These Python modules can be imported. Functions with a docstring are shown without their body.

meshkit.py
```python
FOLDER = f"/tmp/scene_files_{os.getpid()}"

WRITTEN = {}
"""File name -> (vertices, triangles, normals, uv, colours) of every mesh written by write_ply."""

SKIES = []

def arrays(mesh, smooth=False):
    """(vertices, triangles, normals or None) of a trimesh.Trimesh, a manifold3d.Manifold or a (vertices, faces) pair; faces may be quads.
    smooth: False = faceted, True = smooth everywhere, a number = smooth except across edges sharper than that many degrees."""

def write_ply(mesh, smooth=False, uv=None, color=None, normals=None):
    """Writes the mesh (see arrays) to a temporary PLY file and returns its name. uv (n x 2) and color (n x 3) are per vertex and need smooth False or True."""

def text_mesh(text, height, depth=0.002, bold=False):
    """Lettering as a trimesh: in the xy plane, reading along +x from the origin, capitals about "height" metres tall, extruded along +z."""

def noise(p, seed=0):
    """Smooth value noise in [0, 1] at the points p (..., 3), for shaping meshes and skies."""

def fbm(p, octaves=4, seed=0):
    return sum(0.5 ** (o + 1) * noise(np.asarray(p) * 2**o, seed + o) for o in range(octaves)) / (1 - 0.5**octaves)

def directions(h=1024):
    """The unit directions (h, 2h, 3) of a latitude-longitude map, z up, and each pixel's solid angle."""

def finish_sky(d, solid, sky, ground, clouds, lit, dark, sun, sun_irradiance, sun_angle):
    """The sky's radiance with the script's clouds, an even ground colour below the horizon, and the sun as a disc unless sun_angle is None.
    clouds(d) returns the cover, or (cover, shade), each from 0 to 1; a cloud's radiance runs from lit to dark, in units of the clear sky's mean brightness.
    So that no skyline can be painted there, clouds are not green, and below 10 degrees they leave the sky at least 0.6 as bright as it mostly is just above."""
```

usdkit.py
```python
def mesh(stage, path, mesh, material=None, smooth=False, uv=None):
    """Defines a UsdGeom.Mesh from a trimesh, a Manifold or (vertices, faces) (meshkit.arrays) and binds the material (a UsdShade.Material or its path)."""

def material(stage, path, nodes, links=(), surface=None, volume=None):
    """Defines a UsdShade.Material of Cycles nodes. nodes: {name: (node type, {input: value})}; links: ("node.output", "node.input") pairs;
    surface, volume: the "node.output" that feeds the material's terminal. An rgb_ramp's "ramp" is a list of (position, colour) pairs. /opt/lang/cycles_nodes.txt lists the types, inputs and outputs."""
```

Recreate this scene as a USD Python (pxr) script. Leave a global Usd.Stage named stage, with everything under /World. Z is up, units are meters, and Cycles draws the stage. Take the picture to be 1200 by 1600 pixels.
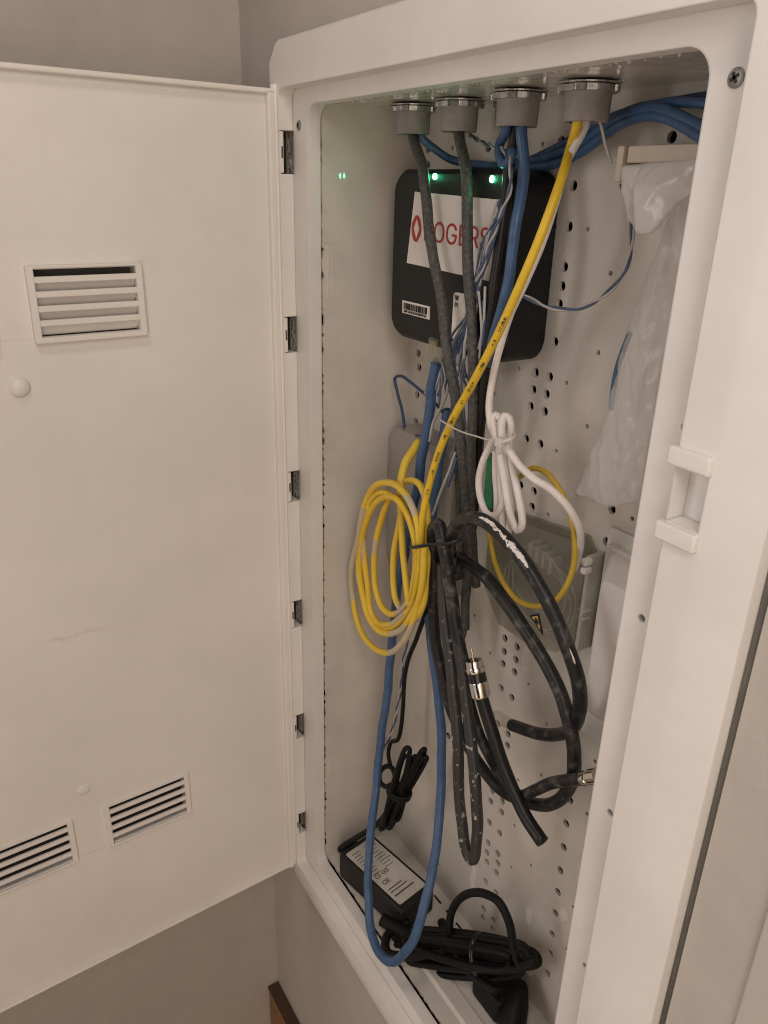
import math, random, json
import numpy as np, trimesh
import manifold3d as m3
import shapely, shapely.geometry as sg
import meshkit, usdkit
from pxr import Usd, UsdGeom, UsdLux, UsdShade, Gf, Sdf, Vt
stage=Usd.Stage.CreateInMemory()
UsdGeom.SetStageUpAxis(stage,UsdGeom.Tokens.z); UsdGeom.SetStageMetersPerUnit(stage,1.0)
stage.SetDefaultPrim(UsdGeom.Xform.Define(stage,'/World').GetPrim())
# ------------------------------------------------------------------ camera
EXPOSURE=-0.13
cam=UsdGeom.Camera.Define(stage,'/World/camera')
CAMROWS=[[0.523335, 0.851769, 0.024681, 0], [-0.341172, 0.182903, 0.922035, 0], [0.780847, -0.490954, 0.38632, 0], [0.5701, -0.28374, -0.05273, 1]]
cam.AddTransformOp().Set(Gf.Matrix4d(*[float(v) for row in CAMROWS for v in row]))
cam.CreateHorizontalApertureAttr(36.0); cam.CreateVerticalApertureAttr(48.0); cam.CreateFocalLengthAttr(36.5592)
cam.CreateClippingRangeAttr(Gf.Vec2f(.01,50)); cam.CreateExposureAttr(EXPOSURE)
# ------------------------------------------------------------------ room lamps
def rect_lamp(name,pos,target,w,h,inten,col):
    l=UsdLux.RectLight.Define(stage,'/World/'+name)
    z=np.array(pos,float)-np.array(target,float); z/=np.linalg.norm(z); x=np.cross([0,0,1.0],z); x=x/np.linalg.norm(x) if np.linalg.norm(x)>1e-6 else np.array([1.0,0,0]); y=np.cross(z,x)
    l.AddTransformOp().Set(Gf.Matrix4d(*x,0,*y,0,*z,0,*map(float,pos),1))
    l.CreateWidthAttr(w); l.CreateHeightAttr(h); l.CreateIntensityAttr(inten); l.CreateColorAttr(Gf.Vec3f(*col))
rect_lamp('ceiling_lamp',(.60,-.50,.90),(0,-.2,-.3),.20,.20,55,(.47,.385,.335))
rect_lamp('side_lamp',(.85,-.35,.30),(.3,0,-.2),.25,.25,18,(.55,.51,.475))
rect_lamp('desk_lamp',(.85,-.55,-.20),(-.03,-.25,-.4),.4,.4,8,(.26,.22,.195))
rect_lamp('room_light_front',(-.9,-2.4,.3),(.1,0,-.4),2.0,2.0,1.5,(3.15,2.80,2.60))
rect_lamp('room_light_low',(0,-2.5,-.9),(.1,0,-.5),2.0,1.6,1.5,(.3,.29,.28))
rect_lamp('room_light_side',(2.0,-.7,-.2),(0,-.1,-.4),1.5,1.5,2.0,(.62,.48,.365))
rect_lamp('room_light_floor',(.9,-.9,-1.3),(.2,0,-.3),1.6,1.2,1.0,(.65,.46,.32))
# ------------------------------------------------------------------ materials
M={}
def mat(name,col,rough=.5,noise=.08,scale=40,bump=0,bscale=200,bevel=0,spec=.5,metal=0,extra=None,col2=None,lo=.35,hi=.7,coat=0,detail=4,smear=0):
    n={'g':('geometry',{}),'m':('mapping',{'scale':(1,1,1)}),'nz':('noise_texture',{'scale':scale,'detail':detail,'roughness':.6}),
       'p':('principled_bsdf',{'roughness':rough,'specular_ior_level':spec,'metallic':metal,'coat_weight':coat,'coat_roughness':.025,**(extra or {})})}
    c2=col2 or tuple(c*(1-noise*2) for c in col)
    c1=tuple(min(1,c*(1+noise*.5)) for c in col) if not col2 else col
    n['r']=('rgb_ramp',{'ramp':[(0,c1),(lo,c1),(hi,c2),(1,c2)]})
    L=[('g.position','nz.vector'),('nz.fac','r.fac'),('r.color','p.base_color')]
    if bevel: n['bv']=('bevel',{'radius':bevel,'samples':6})
    if smear:
        n['sn']=('noise_texture',{'scale':smear,'detail':5.0,'roughness':.65}); n['sr']=('map_range',{'from_min':.3,'from_max':.7,'to_min':rough-.14,'to_max':rough+.16,'clamp':True}); L+=[('g.position','sn.vector'),('sn.fac','sr.value'),('sr.result','p.roughness')]
    if bump:
        n['bn']=('noise_texture',{'scale':bscale,'detail':3.0}); n['bu']=('bump',{'strength':bump,'distance':.0006,'use_object_space':False})
        L+=[('g.position','bn.vector'),('bn.fac','bu.height'),('bu.normal','p.normal')]
        if bevel: L.append(('bv.bevel','bu.normal'))
    elif bevel: L.append(('bv.bevel','p.normal'))
    M[name]=usdkit.material(stage,'/World/Looks/'+name,n,L,surface='p.BSDF')
WH=(.76,.735,.70)
mat('plastic',(.76,.74,.715),.42,.035,14,.12,800,.0016,smear=30)
mat('door_plastic',(.83,.80,.765),.40,.045,6,.14,650,.0012,detail=7,smear=16)
mat('box_paint',(.66,.625,.575),.45,.05,22,.06,700,0)
mat('box_gloss',(.66,.625,.575),.38,.05,22,.06,700,0,coat=.8)
mat('side_gloss',(.62,.585,.535),.42,.05,22,.02,300,0,coat=.7)
mat('white_plastic',(.74,.72,.69),.4,.04,30,.05,500,.001)
mat('wall_paint',(.47,.44,.40),.7,.035,25,.45,380)
mat('trim_paint',(.49,.46,.42),.55,.03,20,.1,300)
mat('wood',(.30,.135,.055),.5,.2,30,.1,200)
mat('dark_wood',(.07,.035,.02),.6)
mat('cavity',(.022,.022,.022),.9)
mat('caulk',(.27,.255,.235),.9,.08,60)
mat('scuff',(.785,.745,.70),.55,.06,200)
mat('grey_dark',(.10,.095,.09),.7)
mat('screw_metal',(.34,.34,.33),.45,.2,300,metal=.6)
mat('plaster',(.74,.71,.67),.8,.04,200)
mat('pvc',(.27,.255,.255),.55,.10,120,.15,900,.0008)
mat('pvc_dark',(.07,.068,.066),.6,.1)
mat('galvanised',(.50,.49,.48),.28,.2,260,.25,700,metal=.7,col2=(.27,.265,.26))
mat('black_plastic',(.0085,.009,.0105),.45,.1,200,.2,2200,.0012,spec=.3)
mat('black',(.012,.012,.012),.55)
mat('black_gloss',(.012,.012,.012),.22)
mat('sticker',(.70,.66,.63),.45,.03,60,.08,120)
mat('red_ink',(.40,.035,.028),.5)
mat('ink_dark',(.09,.075,.05),.6)
mat('label_paper',(.56,.54,.50),.5,.06,150)
mat('led_green',(.1,.9,.4),.3,extra={'emission_color':(.10,1.0,.42),'emission_strength':62.0})
mat('grey_box',(.33,.305,.28),.5,.04,40,.05,600,.0012)
mat('tray_grey',(.46,.45,.40),.35,.06,60,bevel=.0006)
mat('beige_plastic',(.60,.53,.45),.45,.04,60,bevel=.0006)
mat('dusty_black',(.040,.040,.041),.62,col2=(.135,.130,.122),scale=420,lo=.40,hi=.80,bump=.3,bscale=900)
mat('rubber_black',(.010,.010,.0115),.42,.2,120,.15,500,spec=.4)
mat('scuffed_black',(.012,.0125,.0145),.42,spec=.4,col2=(.13,.125,.12),scale=110,lo=.52,hi=.76,bump=.25,bscale=500)
mat('painted_black',(.028,.028,.029),.45,col2=(.42,.41,.38),scale=190,lo=.60,hi=.68,bump=.25,bscale=500,detail=6)
mat('blue_jacket',(.050,.112,.235),.42,.12,120,.1,500,smear=60)
mat('blue_dark',(.022,.05,.12),.45,.1,120)
mat('yellow_clean',(.74,.50,.030),.38,.06,100,smear=60)
mat('yellow_thin',(.58,.40,.05),.4,.06,100)
mat('yellow_jacket',(.72,.50,.045),.42,col2=(.50,.43,.30),scale=15,lo=.535,hi=.55,detail=2)
mat('white_jacket',(.74,.70,.67),.4,.06,80,smear=60)
mat('green_plastic',(.010,.16,.065),.4)
mat('white_paint',(.74,.72,.70),.55,.05,500,.4,900)
mat('chrome',(.78,.74,.68),.14,.05,metal=1.0)
mat('gold',(.75,.58,.32),.25,.05,metal=1.0)
mat('tie_white',(.68,.65,.61),.35)
mat('wire_blue',(.06,.095,.18),.4)
mat('wire_navy',(.02,.05,.12),.4)
mat('wire_white',(.40,.395,.385),.4)
mat('wire_grey',(.19,.20,.22),.45)
mat('brick_black',(.013,.0115,.012),.5,.1,200,.25,1600,.001,spec=.35)
mat('cord_black',(.0075,.0075,.008),.5,.1,100,spec=.2)
mat('clear_fibre',(.62,.61,.58),.2)
mat('warn_yellow',(.72,.52,.12),.45)
def clear(name,tint,fac,rough=.1):
    M[name]=usdkit.material(stage,'/World/Looks/'+name,{'t':('transparent_bsdf',{'color':tint}),'gl':('principled_bsdf',{'base_color':(.55,.54,.51),'roughness':rough}),'x':('mix_closure',{'fac':fac})},[('t.BSDF','x.closure1'),('gl.BSDF','x.closure2')],surface='x.closure')
clear('clear_smoke',(.88,.875,.83),.13)
clear('clear_plastic',(.88,.88,.84),.16)
def film(name,tf,col):
    M[name]=usdkit.material(stage,'/World/Looks/'+name,{'t':('transparent_bsdf',{'color':(.95,.95,.95)}),'d':('principled_bsdf',{'base_color':col,'roughness':.16,'specular_ior_level':.8}),'tl':('translucent_bsdf',{'color':col}),'a':('mix_closure',{'fac':.35}),'x':('mix_closure',{'fac':tf})},
      [('d.BSDF','a.closure1'),('tl.BSDF','a.closure2'),('t.BSDF','x.closure1'),('a.closure','x.closure2')],surface='x.closure')
film('bag_film',.33,(.90,.89,.89)); film('bag_film_thick',.62,(.90,.89,.88))
# ------------------------------------------------------------------ measured cable runs and outlines, metres
DATA={
'coax_a':{"r":0.00366,"p":[[0.05499999999999999,0.056,-0.008],[0.05499999999999999,0.056,-0.0195],[0.0822,0.0475,-0.0441],[0.0953,0.046,-0.081],[0.113,0.044,-0.1178],[0.1289,0.043,-0.1593],[0.1408,0.044,-0.1933],[0.1457,0.047,-0.2207],[0.1474,0.052,-0.2553],[0.145,0.06,-0.2941],[0.1433,0.064,-0.3342],[0.143,0.064,-0.363],[0.145,0.064,-0.3815]]},
'coax_b':{"r":0.00365,"p":[[0.1063,0.0588,-0.008],[0.1063,0.0588,-0.0195],[0.1291,0.05,-0.0478],[0.1408,0.046,-0.0943],[0.1513,0.044,-0.1341],[0.1571,0.044,-0.1673],[0.156,0.047,-0.1992],[0.1519,0.052,-0.2341],[0.1469,0.058,-0.2668],[0.1428,0.066,-0.3016],[0.1422,0.072,-0.3367],[0.1423,0.074,-0.3457]]},
'coax_c':{"r":0.00328,"p":[[0.165,0.0575,-0.008],[0.165,0.0575,-0.0195],[0.1656,0.055,-0.0402],[0.1688,0.05,-0.0694],[0.168,0.048,-0.1038],[0.1669,0.047,-0.1319],[0.1649,0.048,-0.1704],[0.1597,0.052,-0.1989],[0.1522,0.058,-0.2253],[0.1452,0.064,-0.2582],[0.1373,0.07,-0.2992],[0.1237,0.075,-0.3342]]},
'coax_d':{"r":0.00391,"p":[[0.1064,0.06,-0.1695],[0.1186,0.06,-0.1956],[0.1262,0.06,-0.2231],[0.1267,0.062,-0.2537],[0.1292,0.065,-0.285],[0.1331,0.066,-0.3111],[0.1279,0.066,-0.3417]]},
'blue_d':{"r":0.00344,"p":[[0.17300000000000001,0.055,-0.008],[0.17300000000000001,0.055,-0.0195],[0.1797,0.054,-0.0438],[0.1855,0.047,-0.0687],[0.1871,0.044,-0.098],[0.1853,0.042,-0.1172],[0.1765,0.044,-0.1425],[0.1626,0.05,-0.1667],[0.1452,0.056,-0.1937]]},
'blue_e':{"r":0.00297,"p":[[0.1625,0.052,-0.008],[0.1625,0.052,-0.0195],[0.1456,0.062,-0.0274],[0.1532,0.056,-0.0339],[0.1636,0.052,-0.0392],[0.1711,0.05,-0.0369],[0.1698,0.052,-0.0315]]},
'blue_f':{"r":0.0028,"p":[[0.055999999999999994,0.062,-0.008],[0.055999999999999994,0.062,-0.0195],[0.0627,0.074,-0.0299],[0.0674,0.08,-0.0339],[0.0786,0.085,-0.0364],[0.0997,0.086,-0.0381],[0.1241,0.086,-0.0398],[0.1498,0.086,-0.0399],[0.1704,0.086,-0.0381],[0.1912,0.084,-0.0334],[0.2121,0.08,-0.0262],[0.2281,0.077,-0.0191],[0.2461,0.074,-0.0163],[0.2646,0.07,-0.0174],[0.2827,0.066,-0.0225],[0.3005,0.062,-0.03]]},
'blue_g':{"r":0.00292,"p":[[0.1214,0.088,-0.0382],[0.1529,0.088,-0.0346],[0.1767,0.087,-0.0306],[0.1979,0.084,-0.0256],[0.2181,0.08,-0.0185],[0.2372,0.076,-0.0136],[0.2557,0.072,-0.0127],[0.2739,0.068,-0.016],[0.2977,0.064,-0.0243]]},
'blue_h':{"r":0.00257,"p":[[0.1259,0.09,-0.0397],[0.1562,0.09,-0.0316],[0.1854,0.088,-0.023],[0.2126,0.085,-0.0144],[0.2397,0.08,-0.0107],[0.265,0.075,-0.0101],[0.2905,0.07,-0.0126]]},
'blue_k':{"r":0.0024,"p":[[0.1988,0.09,-0.0202],[0.2238,0.088,-0.0125],[0.249,0.084,-0.0095],[0.2686,0.08,-0.0086],[0.2869,0.076,-0.0086]]},
'blue_i':{"r":0.00396,"p":[[0.097,0.056,-0.1747],[0.0924,0.057,-0.1963],[0.0885,0.057,-0.2227],[0.085,0.056,-0.2509],[0.0812,0.055,-0.2782],[0.0744,0.055,-0.3033],[0.0662,0.056,-0.3364],[0.0591,0.056,-0.3705],[0.0535,0.055,-0.412],[0.0533,0.053,-0.4523],[0.0546,0.05,-0.4932],[0.0554,0.045,-0.5352],[0.0592,0.038,-0.5758],[0.0755,0.024,-0.6119],[0.0931,0.01,-0.6459],[0.1151,-0.004,-0.6662],[0.1339,-0.012,-0.6831],[0.1548,-0.017,-0.6859],[0.177,-0.019,-0.6735],[0.193,-0.017,-0.6506],[0.2012,-0.012,-0.6252],[0.2009,-0.003,-0.5995],[0.1913,0.01,-0.5771],[0.178,0.024,-0.5474],[0.1568,0.041,-0.5174],[0.1489,0.044,-0.4772],[0.1372,0.046,-0.4402],[0.123,0.048,-0.4051],[0.1111,0.05,-0.3751],[0.1009,0.055,-0.3394],[0.0965,0.06,-0.2962],[0.0974,0.063,-0.2633],[0.1009,0.064,-0.2306],[0.1047,0.064,-0.2092]]},
'yellow_g':{"r":0.00267,"p":[[0.2225,0.0518,-0.008],[0.2225,0.0518,-0.0195],[0.2135,0.058,-0.0288],[0.2241,0.044,-0.044],[0.2284,0.034,-0.061],[0.2247,0.029,-0.0821],[0.2145,0.026,-0.1091],[0.2011,0.025,-0.1363],[0.1837,0.024,-0.1666],[0.1633,0.024,-0.198],[0.1494,0.024,-0.2266],[0.1393,0.024,-0.2571],[0.1358,0.023,-0.2794],[0.1349,0.023,-0.3007],[0.1334,0.024,-0.3231],[0.1247,0.027,-0.3504],[0.1057,0.031,-0.3816],[0.0751,0.034,-0.4091],[0.0495,0.035,-0.4116],[0.0336,0.034,-0.3961],[0.0276,0.033,-0.3661],[0.0369,0.031,-0.3306],[0.0564,0.029,-0.2991],[0.0791,0.027,-0.2827],[0.0976,0.026,-0.2792],[0.1133,0.025,-0.2857],[0.1255,0.024,-0.2994],[0.1281,0.024,-0.3102]]},
'yellow_loops':[{"r":0.00272,"p":[[0.1348,0.022,-0.3016],[0.131,0.022,-0.2862],[0.1182,0.023,-0.2729],[0.0986,0.025,-0.2681],[0.0747,0.027,-0.2721],[0.0555,0.028,-0.2844],[0.0396,0.029,-0.3063],[0.0298,0.03,-0.3362],[0.0184,0.031,-0.3697],[0.0178,0.031,-0.4029],[0.0266,0.031,-0.4222],[0.0439,0.03,-0.4332],[0.066,0.029,-0.4348],[0.0857,0.028,-0.4267],[0.1038,0.027,-0.4105],[0.1195,0.026,-0.388],[0.1303,0.025,-0.3614],[0.1389,0.024,-0.3372],[0.1413,0.023,-0.3167],[0.1406,0.022,-0.2992]]},{"r":0.00277,"p":[[0.1428,0.021,-0.298],[0.1417,0.022,-0.3244],[0.1367,0.023,-0.3463],[0.126,0.025,-0.3653],[0.1103,0.027,-0.3872],[0.0862,0.029,-0.4074],[0.0619,0.031,-0.4152],[0.0444,0.032,-0.4101],[0.0331,0.033,-0.3961],[0.0267,0.033,-0.373],[0.0283,0.033,-0.3468],[0.0393,0.032,-0.3208],[0.0475,0.03,-0.3025]]},{"r":0.00274,"p":[[0.1247,0.026,-0.3056],[0.1133,0.027,-0.2914],[0.0974,0.028,-0.2813],[0.0768,0.029,-0.2811],[0.0584,0.03,-0.2882],[0.0448,0.031,-0.3037],[0.0351,0.032,-0.3284],[0.0337,0.034,-0.3574],[0.0395,0.035,-0.3838],[0.0437,0.035,-0.4047],[0.0568,0.034,-0.4122],[0.0785,0.033,-0.4038],[0.099,0.031,-0.385],[0.1198,0.029,-0.362],[0.1272,0.027,-0.335],[0.1291,0.025,-0.3089]]},{"r":0.00277,"p":[[0.0738,0.034,-0.2853],[0.0597,0.036,-0.3079],[0.0486,0.037,-0.3333],[0.0437,0.038,-0.3603],[0.0479,0.038,-0.3838],[0.061,0.037,-0.3953],[0.0784,0.036,-0.3939],[0.0988,0.034,-0.378],[0.1121,0.032,-0.3578],[0.119,0.03,-0.3339],[0.1222,0.028,-0.3125]]},{"r":0.00267,"p":[[0.0889,0.034,-0.28],[0.0895,0.035,-0.2994],[0.0927,0.035,-0.3207],[0.0985,0.034,-0.3412],[0.1049,0.033,-0.3585],[0.1109,0.032,-0.3672],[0.1182,0.031,-0.3692]]},{"r":0.00269,"p":[[0.0861,0.037,-0.2954],[0.0786,0.039,-0.3187],[0.0723,0.04,-0.3422],[0.0715,0.04,-0.3639],[0.079,0.039,-0.3787],[0.0905,0.037,-0.383]]},{"r":0.00254,"p":[[0.0885,0.038,-0.2684],[0.1022,0.036,-0.263],[0.1158,0.034,-0.2628],[0.1257,0.033,-0.2722],[0.1324,0.031,-0.2876],[0.1372,0.028,-0.3035],[0.1393,0.027,-0.3213],[0.1391,0.027,-0.3406],[0.1359,0.027,-0.3563],[0.1266,0.028,-0.3718]]},{"r":0.00358,"p":[[0.0739,0.06,-0.2429],[0.077,0.052,-0.2489],[0.0795,0.044,-0.2561],[0.0837,0.038,-0.2662],[0.0872,0.035,-0.2781],[0.0916,0.034,-0.2928]]}],
'fibre':{"r":0.00198,"p":[[0.1761,0.078,-0.2429],[0.1973,0.07,-0.2286],[0.2152,0.066,-0.2259],[0.2313,0.063,-0.2312],[0.2454,0.06,-0.2411],[0.2525,0.06,-0.2561],[0.2542,0.06,-0.2734],[0.2502,0.06,-0.2916],[0.2411,0.06,-0.307],[0.2264,0.06,-0.3187],[0.2083,0.06,-0.3241],[0.1909,0.061,-0.3196],[0.1765,0.062,-0.3079],[0.1665,0.063,-0.2914],[0.1604,0.066,-0.2789]]},
'white_h':{"r":0.00233,"p":[[0.22,0.0608,-0.008],[0.22,0.0608,-0.0195],[0.2171,0.053,-0.0372],[0.2204,0.044,-0.0591],[0.2177,0.039,-0.0817],[0.2101,0.036,-0.1039],[0.201,0.035,-0.1224],[0.194,0.035,-0.1429],[0.1887,0.035,-0.1662],[0.1878,0.035,-0.1853],[0.1918,0.035,-0.1963],[0.1992,0.035,-0.2038],[0.2044,0.036,-0.2133],[0.2074,0.037,-0.2257],[0.2079,0.037,-0.239],[0.2047,0.037,-0.2502],[0.1981,0.037,-0.2568],[0.1885,0.038,-0.2568],[0.1819,0.038,-0.2483],[0.1792,0.038,-0.2374],[0.1818,0.038,-0.2236],[0.1873,0.038,-0.2121],[0.1928,0.037,-0.2033]]},
'white_loops':[{"r":0.00248,"p":[[0.2003,0.033,-0.2032],[0.1956,0.034,-0.196],[0.1912,0.036,-0.191],[0.1923,0.038,-0.188],[0.1959,0.039,-0.1902],[0.1993,0.039,-0.1966],[0.2036,0.039,-0.2053],[0.2105,0.039,-0.2185],[0.2193,0.038,-0.233],[0.2257,0.037,-0.2438],[0.2276,0.037,-0.2529],[0.2239,0.037,-0.2576],[0.2193,0.036,-0.2527],[0.2135,0.035,-0.2389],[0.2081,0.034,-0.2228],[0.2045,0.033,-0.2106]]},{"r":0.0025,"p":[[0.2064,0.032,-0.2013],[0.2028,0.034,-0.192],[0.201,0.037,-0.1865],[0.2031,0.039,-0.1875],[0.2049,0.04,-0.1952],[0.2038,0.041,-0.2055],[0.2058,0.042,-0.2248],[0.21,0.042,-0.246],[0.2116,0.041,-0.259],[0.2105,0.04,-0.2667],[0.2061,0.04,-0.2633],[0.2046,0.039,-0.2474],[0.201,0.038,-0.2257],[0.1999,0.036,-0.2081]]},{"r":0.00255,"p":[[0.2033,0.037,-0.2038],[0.205,0.039,-0.2158],[0.2069,0.041,-0.2333],[0.2049,0.042,-0.2525],[0.2019,0.042,-0.2649],[0.1974,0.042,-0.2623],[0.1966,0.041,-0.246],[0.1942,0.04,-0.2283],[0.1946,0.038,-0.2121]]},{"r":0.00242,"p":[[0.1984,0.036,-0.1913],[0.2051,0.034,-0.1999],[0.2134,0.033,-0.2059],[0.223,0.034,-0.2129],[0.2352,0.036,-0.2178],[0.2456,0.039,-0.2207],[0.2537,0.044,-0.2276],[0.2578,0.05,-0.2366],[0.259,0.056,-0.2473],[0.2561,0.062,-0.2595],[0.2495,0.068,-0.2737],[0.2421,0.074,-0.2869]]}],
'black_k':{"r":0.00465,"p":[[0.1539,0.046,-0.3248],[0.1559,0.036,-0.3054],[0.1649,0.028,-0.2854],[0.1782,0.023,-0.2672],[0.1941,0.02,-0.2563],[0.2113,0.019,-0.2519],[0.2278,0.019,-0.2544],[0.2461,0.02,-0.2621],[0.2635,0.022,-0.2755],[0.2774,0.025,-0.2917],[0.2881,0.028,-0.3093],[0.2944,0.033,-0.3289],[0.293,0.04,-0.3528],[0.2807,0.05,-0.3815],[0.2599,0.058,-0.4044],[0.2391,0.062,-0.4193],[0.2163,0.066,-0.4313],[0.2057,0.068,-0.4368]]},
'clear_tip':{"r":0.00454,"p":[[0.208,0.0678,-0.4358],[0.1972,0.069,-0.4399],[0.1829,0.072,-0.4444]]},
'black_j':{"r":0.00467,"p":[[0.1911,0.03,-0.3838],[0.1806,0.029,-0.3616],[0.1732,0.028,-0.3379],[0.168,0.026,-0.3134],[0.1622,0.024,-0.2897],[0.1543,0.025,-0.2789],[0.1433,0.028,-0.2858],[0.1383,0.032,-0.304],[0.1373,0.036,-0.3299],[0.1348,0.039,-0.3602],[0.1363,0.041,-0.3895],[0.1447,0.043,-0.4157],[0.1589,0.045,-0.445],[0.1785,0.046,-0.4637],[0.2016,0.047,-0.4745],[0.2273,0.048,-0.4771],[0.2482,0.048,-0.4695],[0.2691,0.047,-0.4545],[0.2849,0.046,-0.4338],[0.2915,0.045,-0.4123],[0.2912,0.044,-0.3935],[0.2876,0.042,-0.3772],[0.2793,0.041,-0.3596],[0.2674,0.04,-0.3452],[0.2519,0.039,-0.3331],[0.2336,0.038,-0.3219],[0.2105,0.038,-0.3104],[0.1875,0.04,-0.3055],[0.1608,0.045,-0.3086],[0.1359,0.052,-0.3167]]},
'black_u':{"r":0.00435,"p":[[0.148,0.034,-0.3137],[0.1598,0.03,-0.3452],[0.1714,0.027,-0.3716],[0.1851,0.024,-0.4025],[0.1968,0.022,-0.4351],[0.2048,0.02,-0.4709],[0.2132,0.019,-0.5078],[0.221,0.019,-0.527],[0.2279,0.019,-0.53],[0.2308,0.02,-0.5175],[0.2293,0.021,-0.4951],[0.2228,0.022,-0.4639],[0.2125,0.024,-0.4366],[0.2008,0.026,-0.4105],[0.1891,0.028,-0.3843],[0.1786,0.029,-0.3572]]},
'black_m':{"r":0.00479,"p":[[0.2119,0.028,-0.3894],[0.2161,0.029,-0.3987],[0.2247,0.03,-0.4131],[0.2366,0.032,-0.4341],[0.2503,0.033,-0.4502],[0.2658,0.033,-0.4622],[0.2779,0.033,-0.4671],[0.2841,0.033,-0.4692]]},
'black_n':{"r":0.00419,"p":[[0.3105,0.034,-0.3938],[0.2969,0.036,-0.4063],[0.2793,0.038,-0.4235],[0.2627,0.04,-0.4442],[0.2492,0.041,-0.4594],[0.2339,0.042,-0.4612],[0.2174,0.041,-0.4521],[0.2016,0.04,-0.4389],[0.1906,0.039,-0.422],[0.1785,0.039,-0.4001],[0.1638,0.04,-0.3742],[0.1509,0.042,-0.3473]]},
'dc_hang':{"r":0.00202,"p":[[0.1207,0.05,-0.3584],[0.1122,0.047,-0.381],[0.1024,0.046,-0.4096],[0.0921,0.046,-0.4347],[0.0874,0.046,-0.4576],[0.087,0.046,-0.4854],[0.0846,0.046,-0.5156],[0.08,0.046,-0.5305],[0.0692,0.046,-0.5411],[0.0655,0.046,-0.559],[0.0708,0.046,-0.5705]]},
'dc_ring':{"r":0.0025,"p":[[0.0756,0.045,-0.586],[0.0632,0.045,-0.5988],[0.0536,0.045,-0.6006],[0.052,0.045,-0.5914],[0.0598,0.045,-0.5776],[0.0711,0.045,-0.5683],[0.0781,0.045,-0.5692],[0.0806,0.045,-0.5938]]},
'dc_tail':{"r":0.00298,"p":[[0.0752,0.044,-0.6153],[0.0612,0.04,-0.6439],[0.0467,0.034,-0.6662],[0.031,0.028,-0.6873],[0.018,0.023,-0.7052],[0.0145,0.021,-0.7127]]},
'ac_arc':{"r":0.00355,"p":[[0.2684,0.06,-0.6213],[0.2573,0.055,-0.6342],[0.2517,0.052,-0.6199],[0.2447,0.05,-0.5972],[0.2336,0.048,-0.586],[0.2157,0.047,-0.5931],[0.1952,0.047,-0.6141],[0.1811,0.047,-0.6396],[0.175,0.047,-0.6657],[0.1781,0.047,-0.687],[0.1889,0.047,-0.6973],[0.2072,0.046,-0.6948],[0.2257,0.045,-0.6856],[0.2445,0.045,-0.6752]]},
'white_tie':{"r":0.00125,"p":[[0.1578,0.019,-0.1983],[0.1695,0.0185,-0.1992],[0.1804,0.02,-0.2004],[0.1909,0.024,-0.2011],[0.2004,0.027,-0.2015],[0.2105,0.028,-0.2]]},
'white_tie_ring':{"r":0.00123,"p":[[0.2034,0.03,-0.2036],[0.2116,0.027,-0.1996],[0.2169,0.029,-0.1967],[0.2158,0.034,-0.1956],[0.2029,0.043,-0.1979],[0.1928,0.044,-0.2034],[0.1962,0.036,-0.2048]]},
'black_tie':{"r":0.00163,"p":[[0.1171,0.026,-0.3114],[0.1348,0.018,-0.3023],[0.1481,0.0155,-0.2951],[0.1541,0.018,-0.2922],[0.1653,0.02,-0.2875],[0.1759,0.022,-0.2826],[0.1766,0.028,-0.2807]]},
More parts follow.
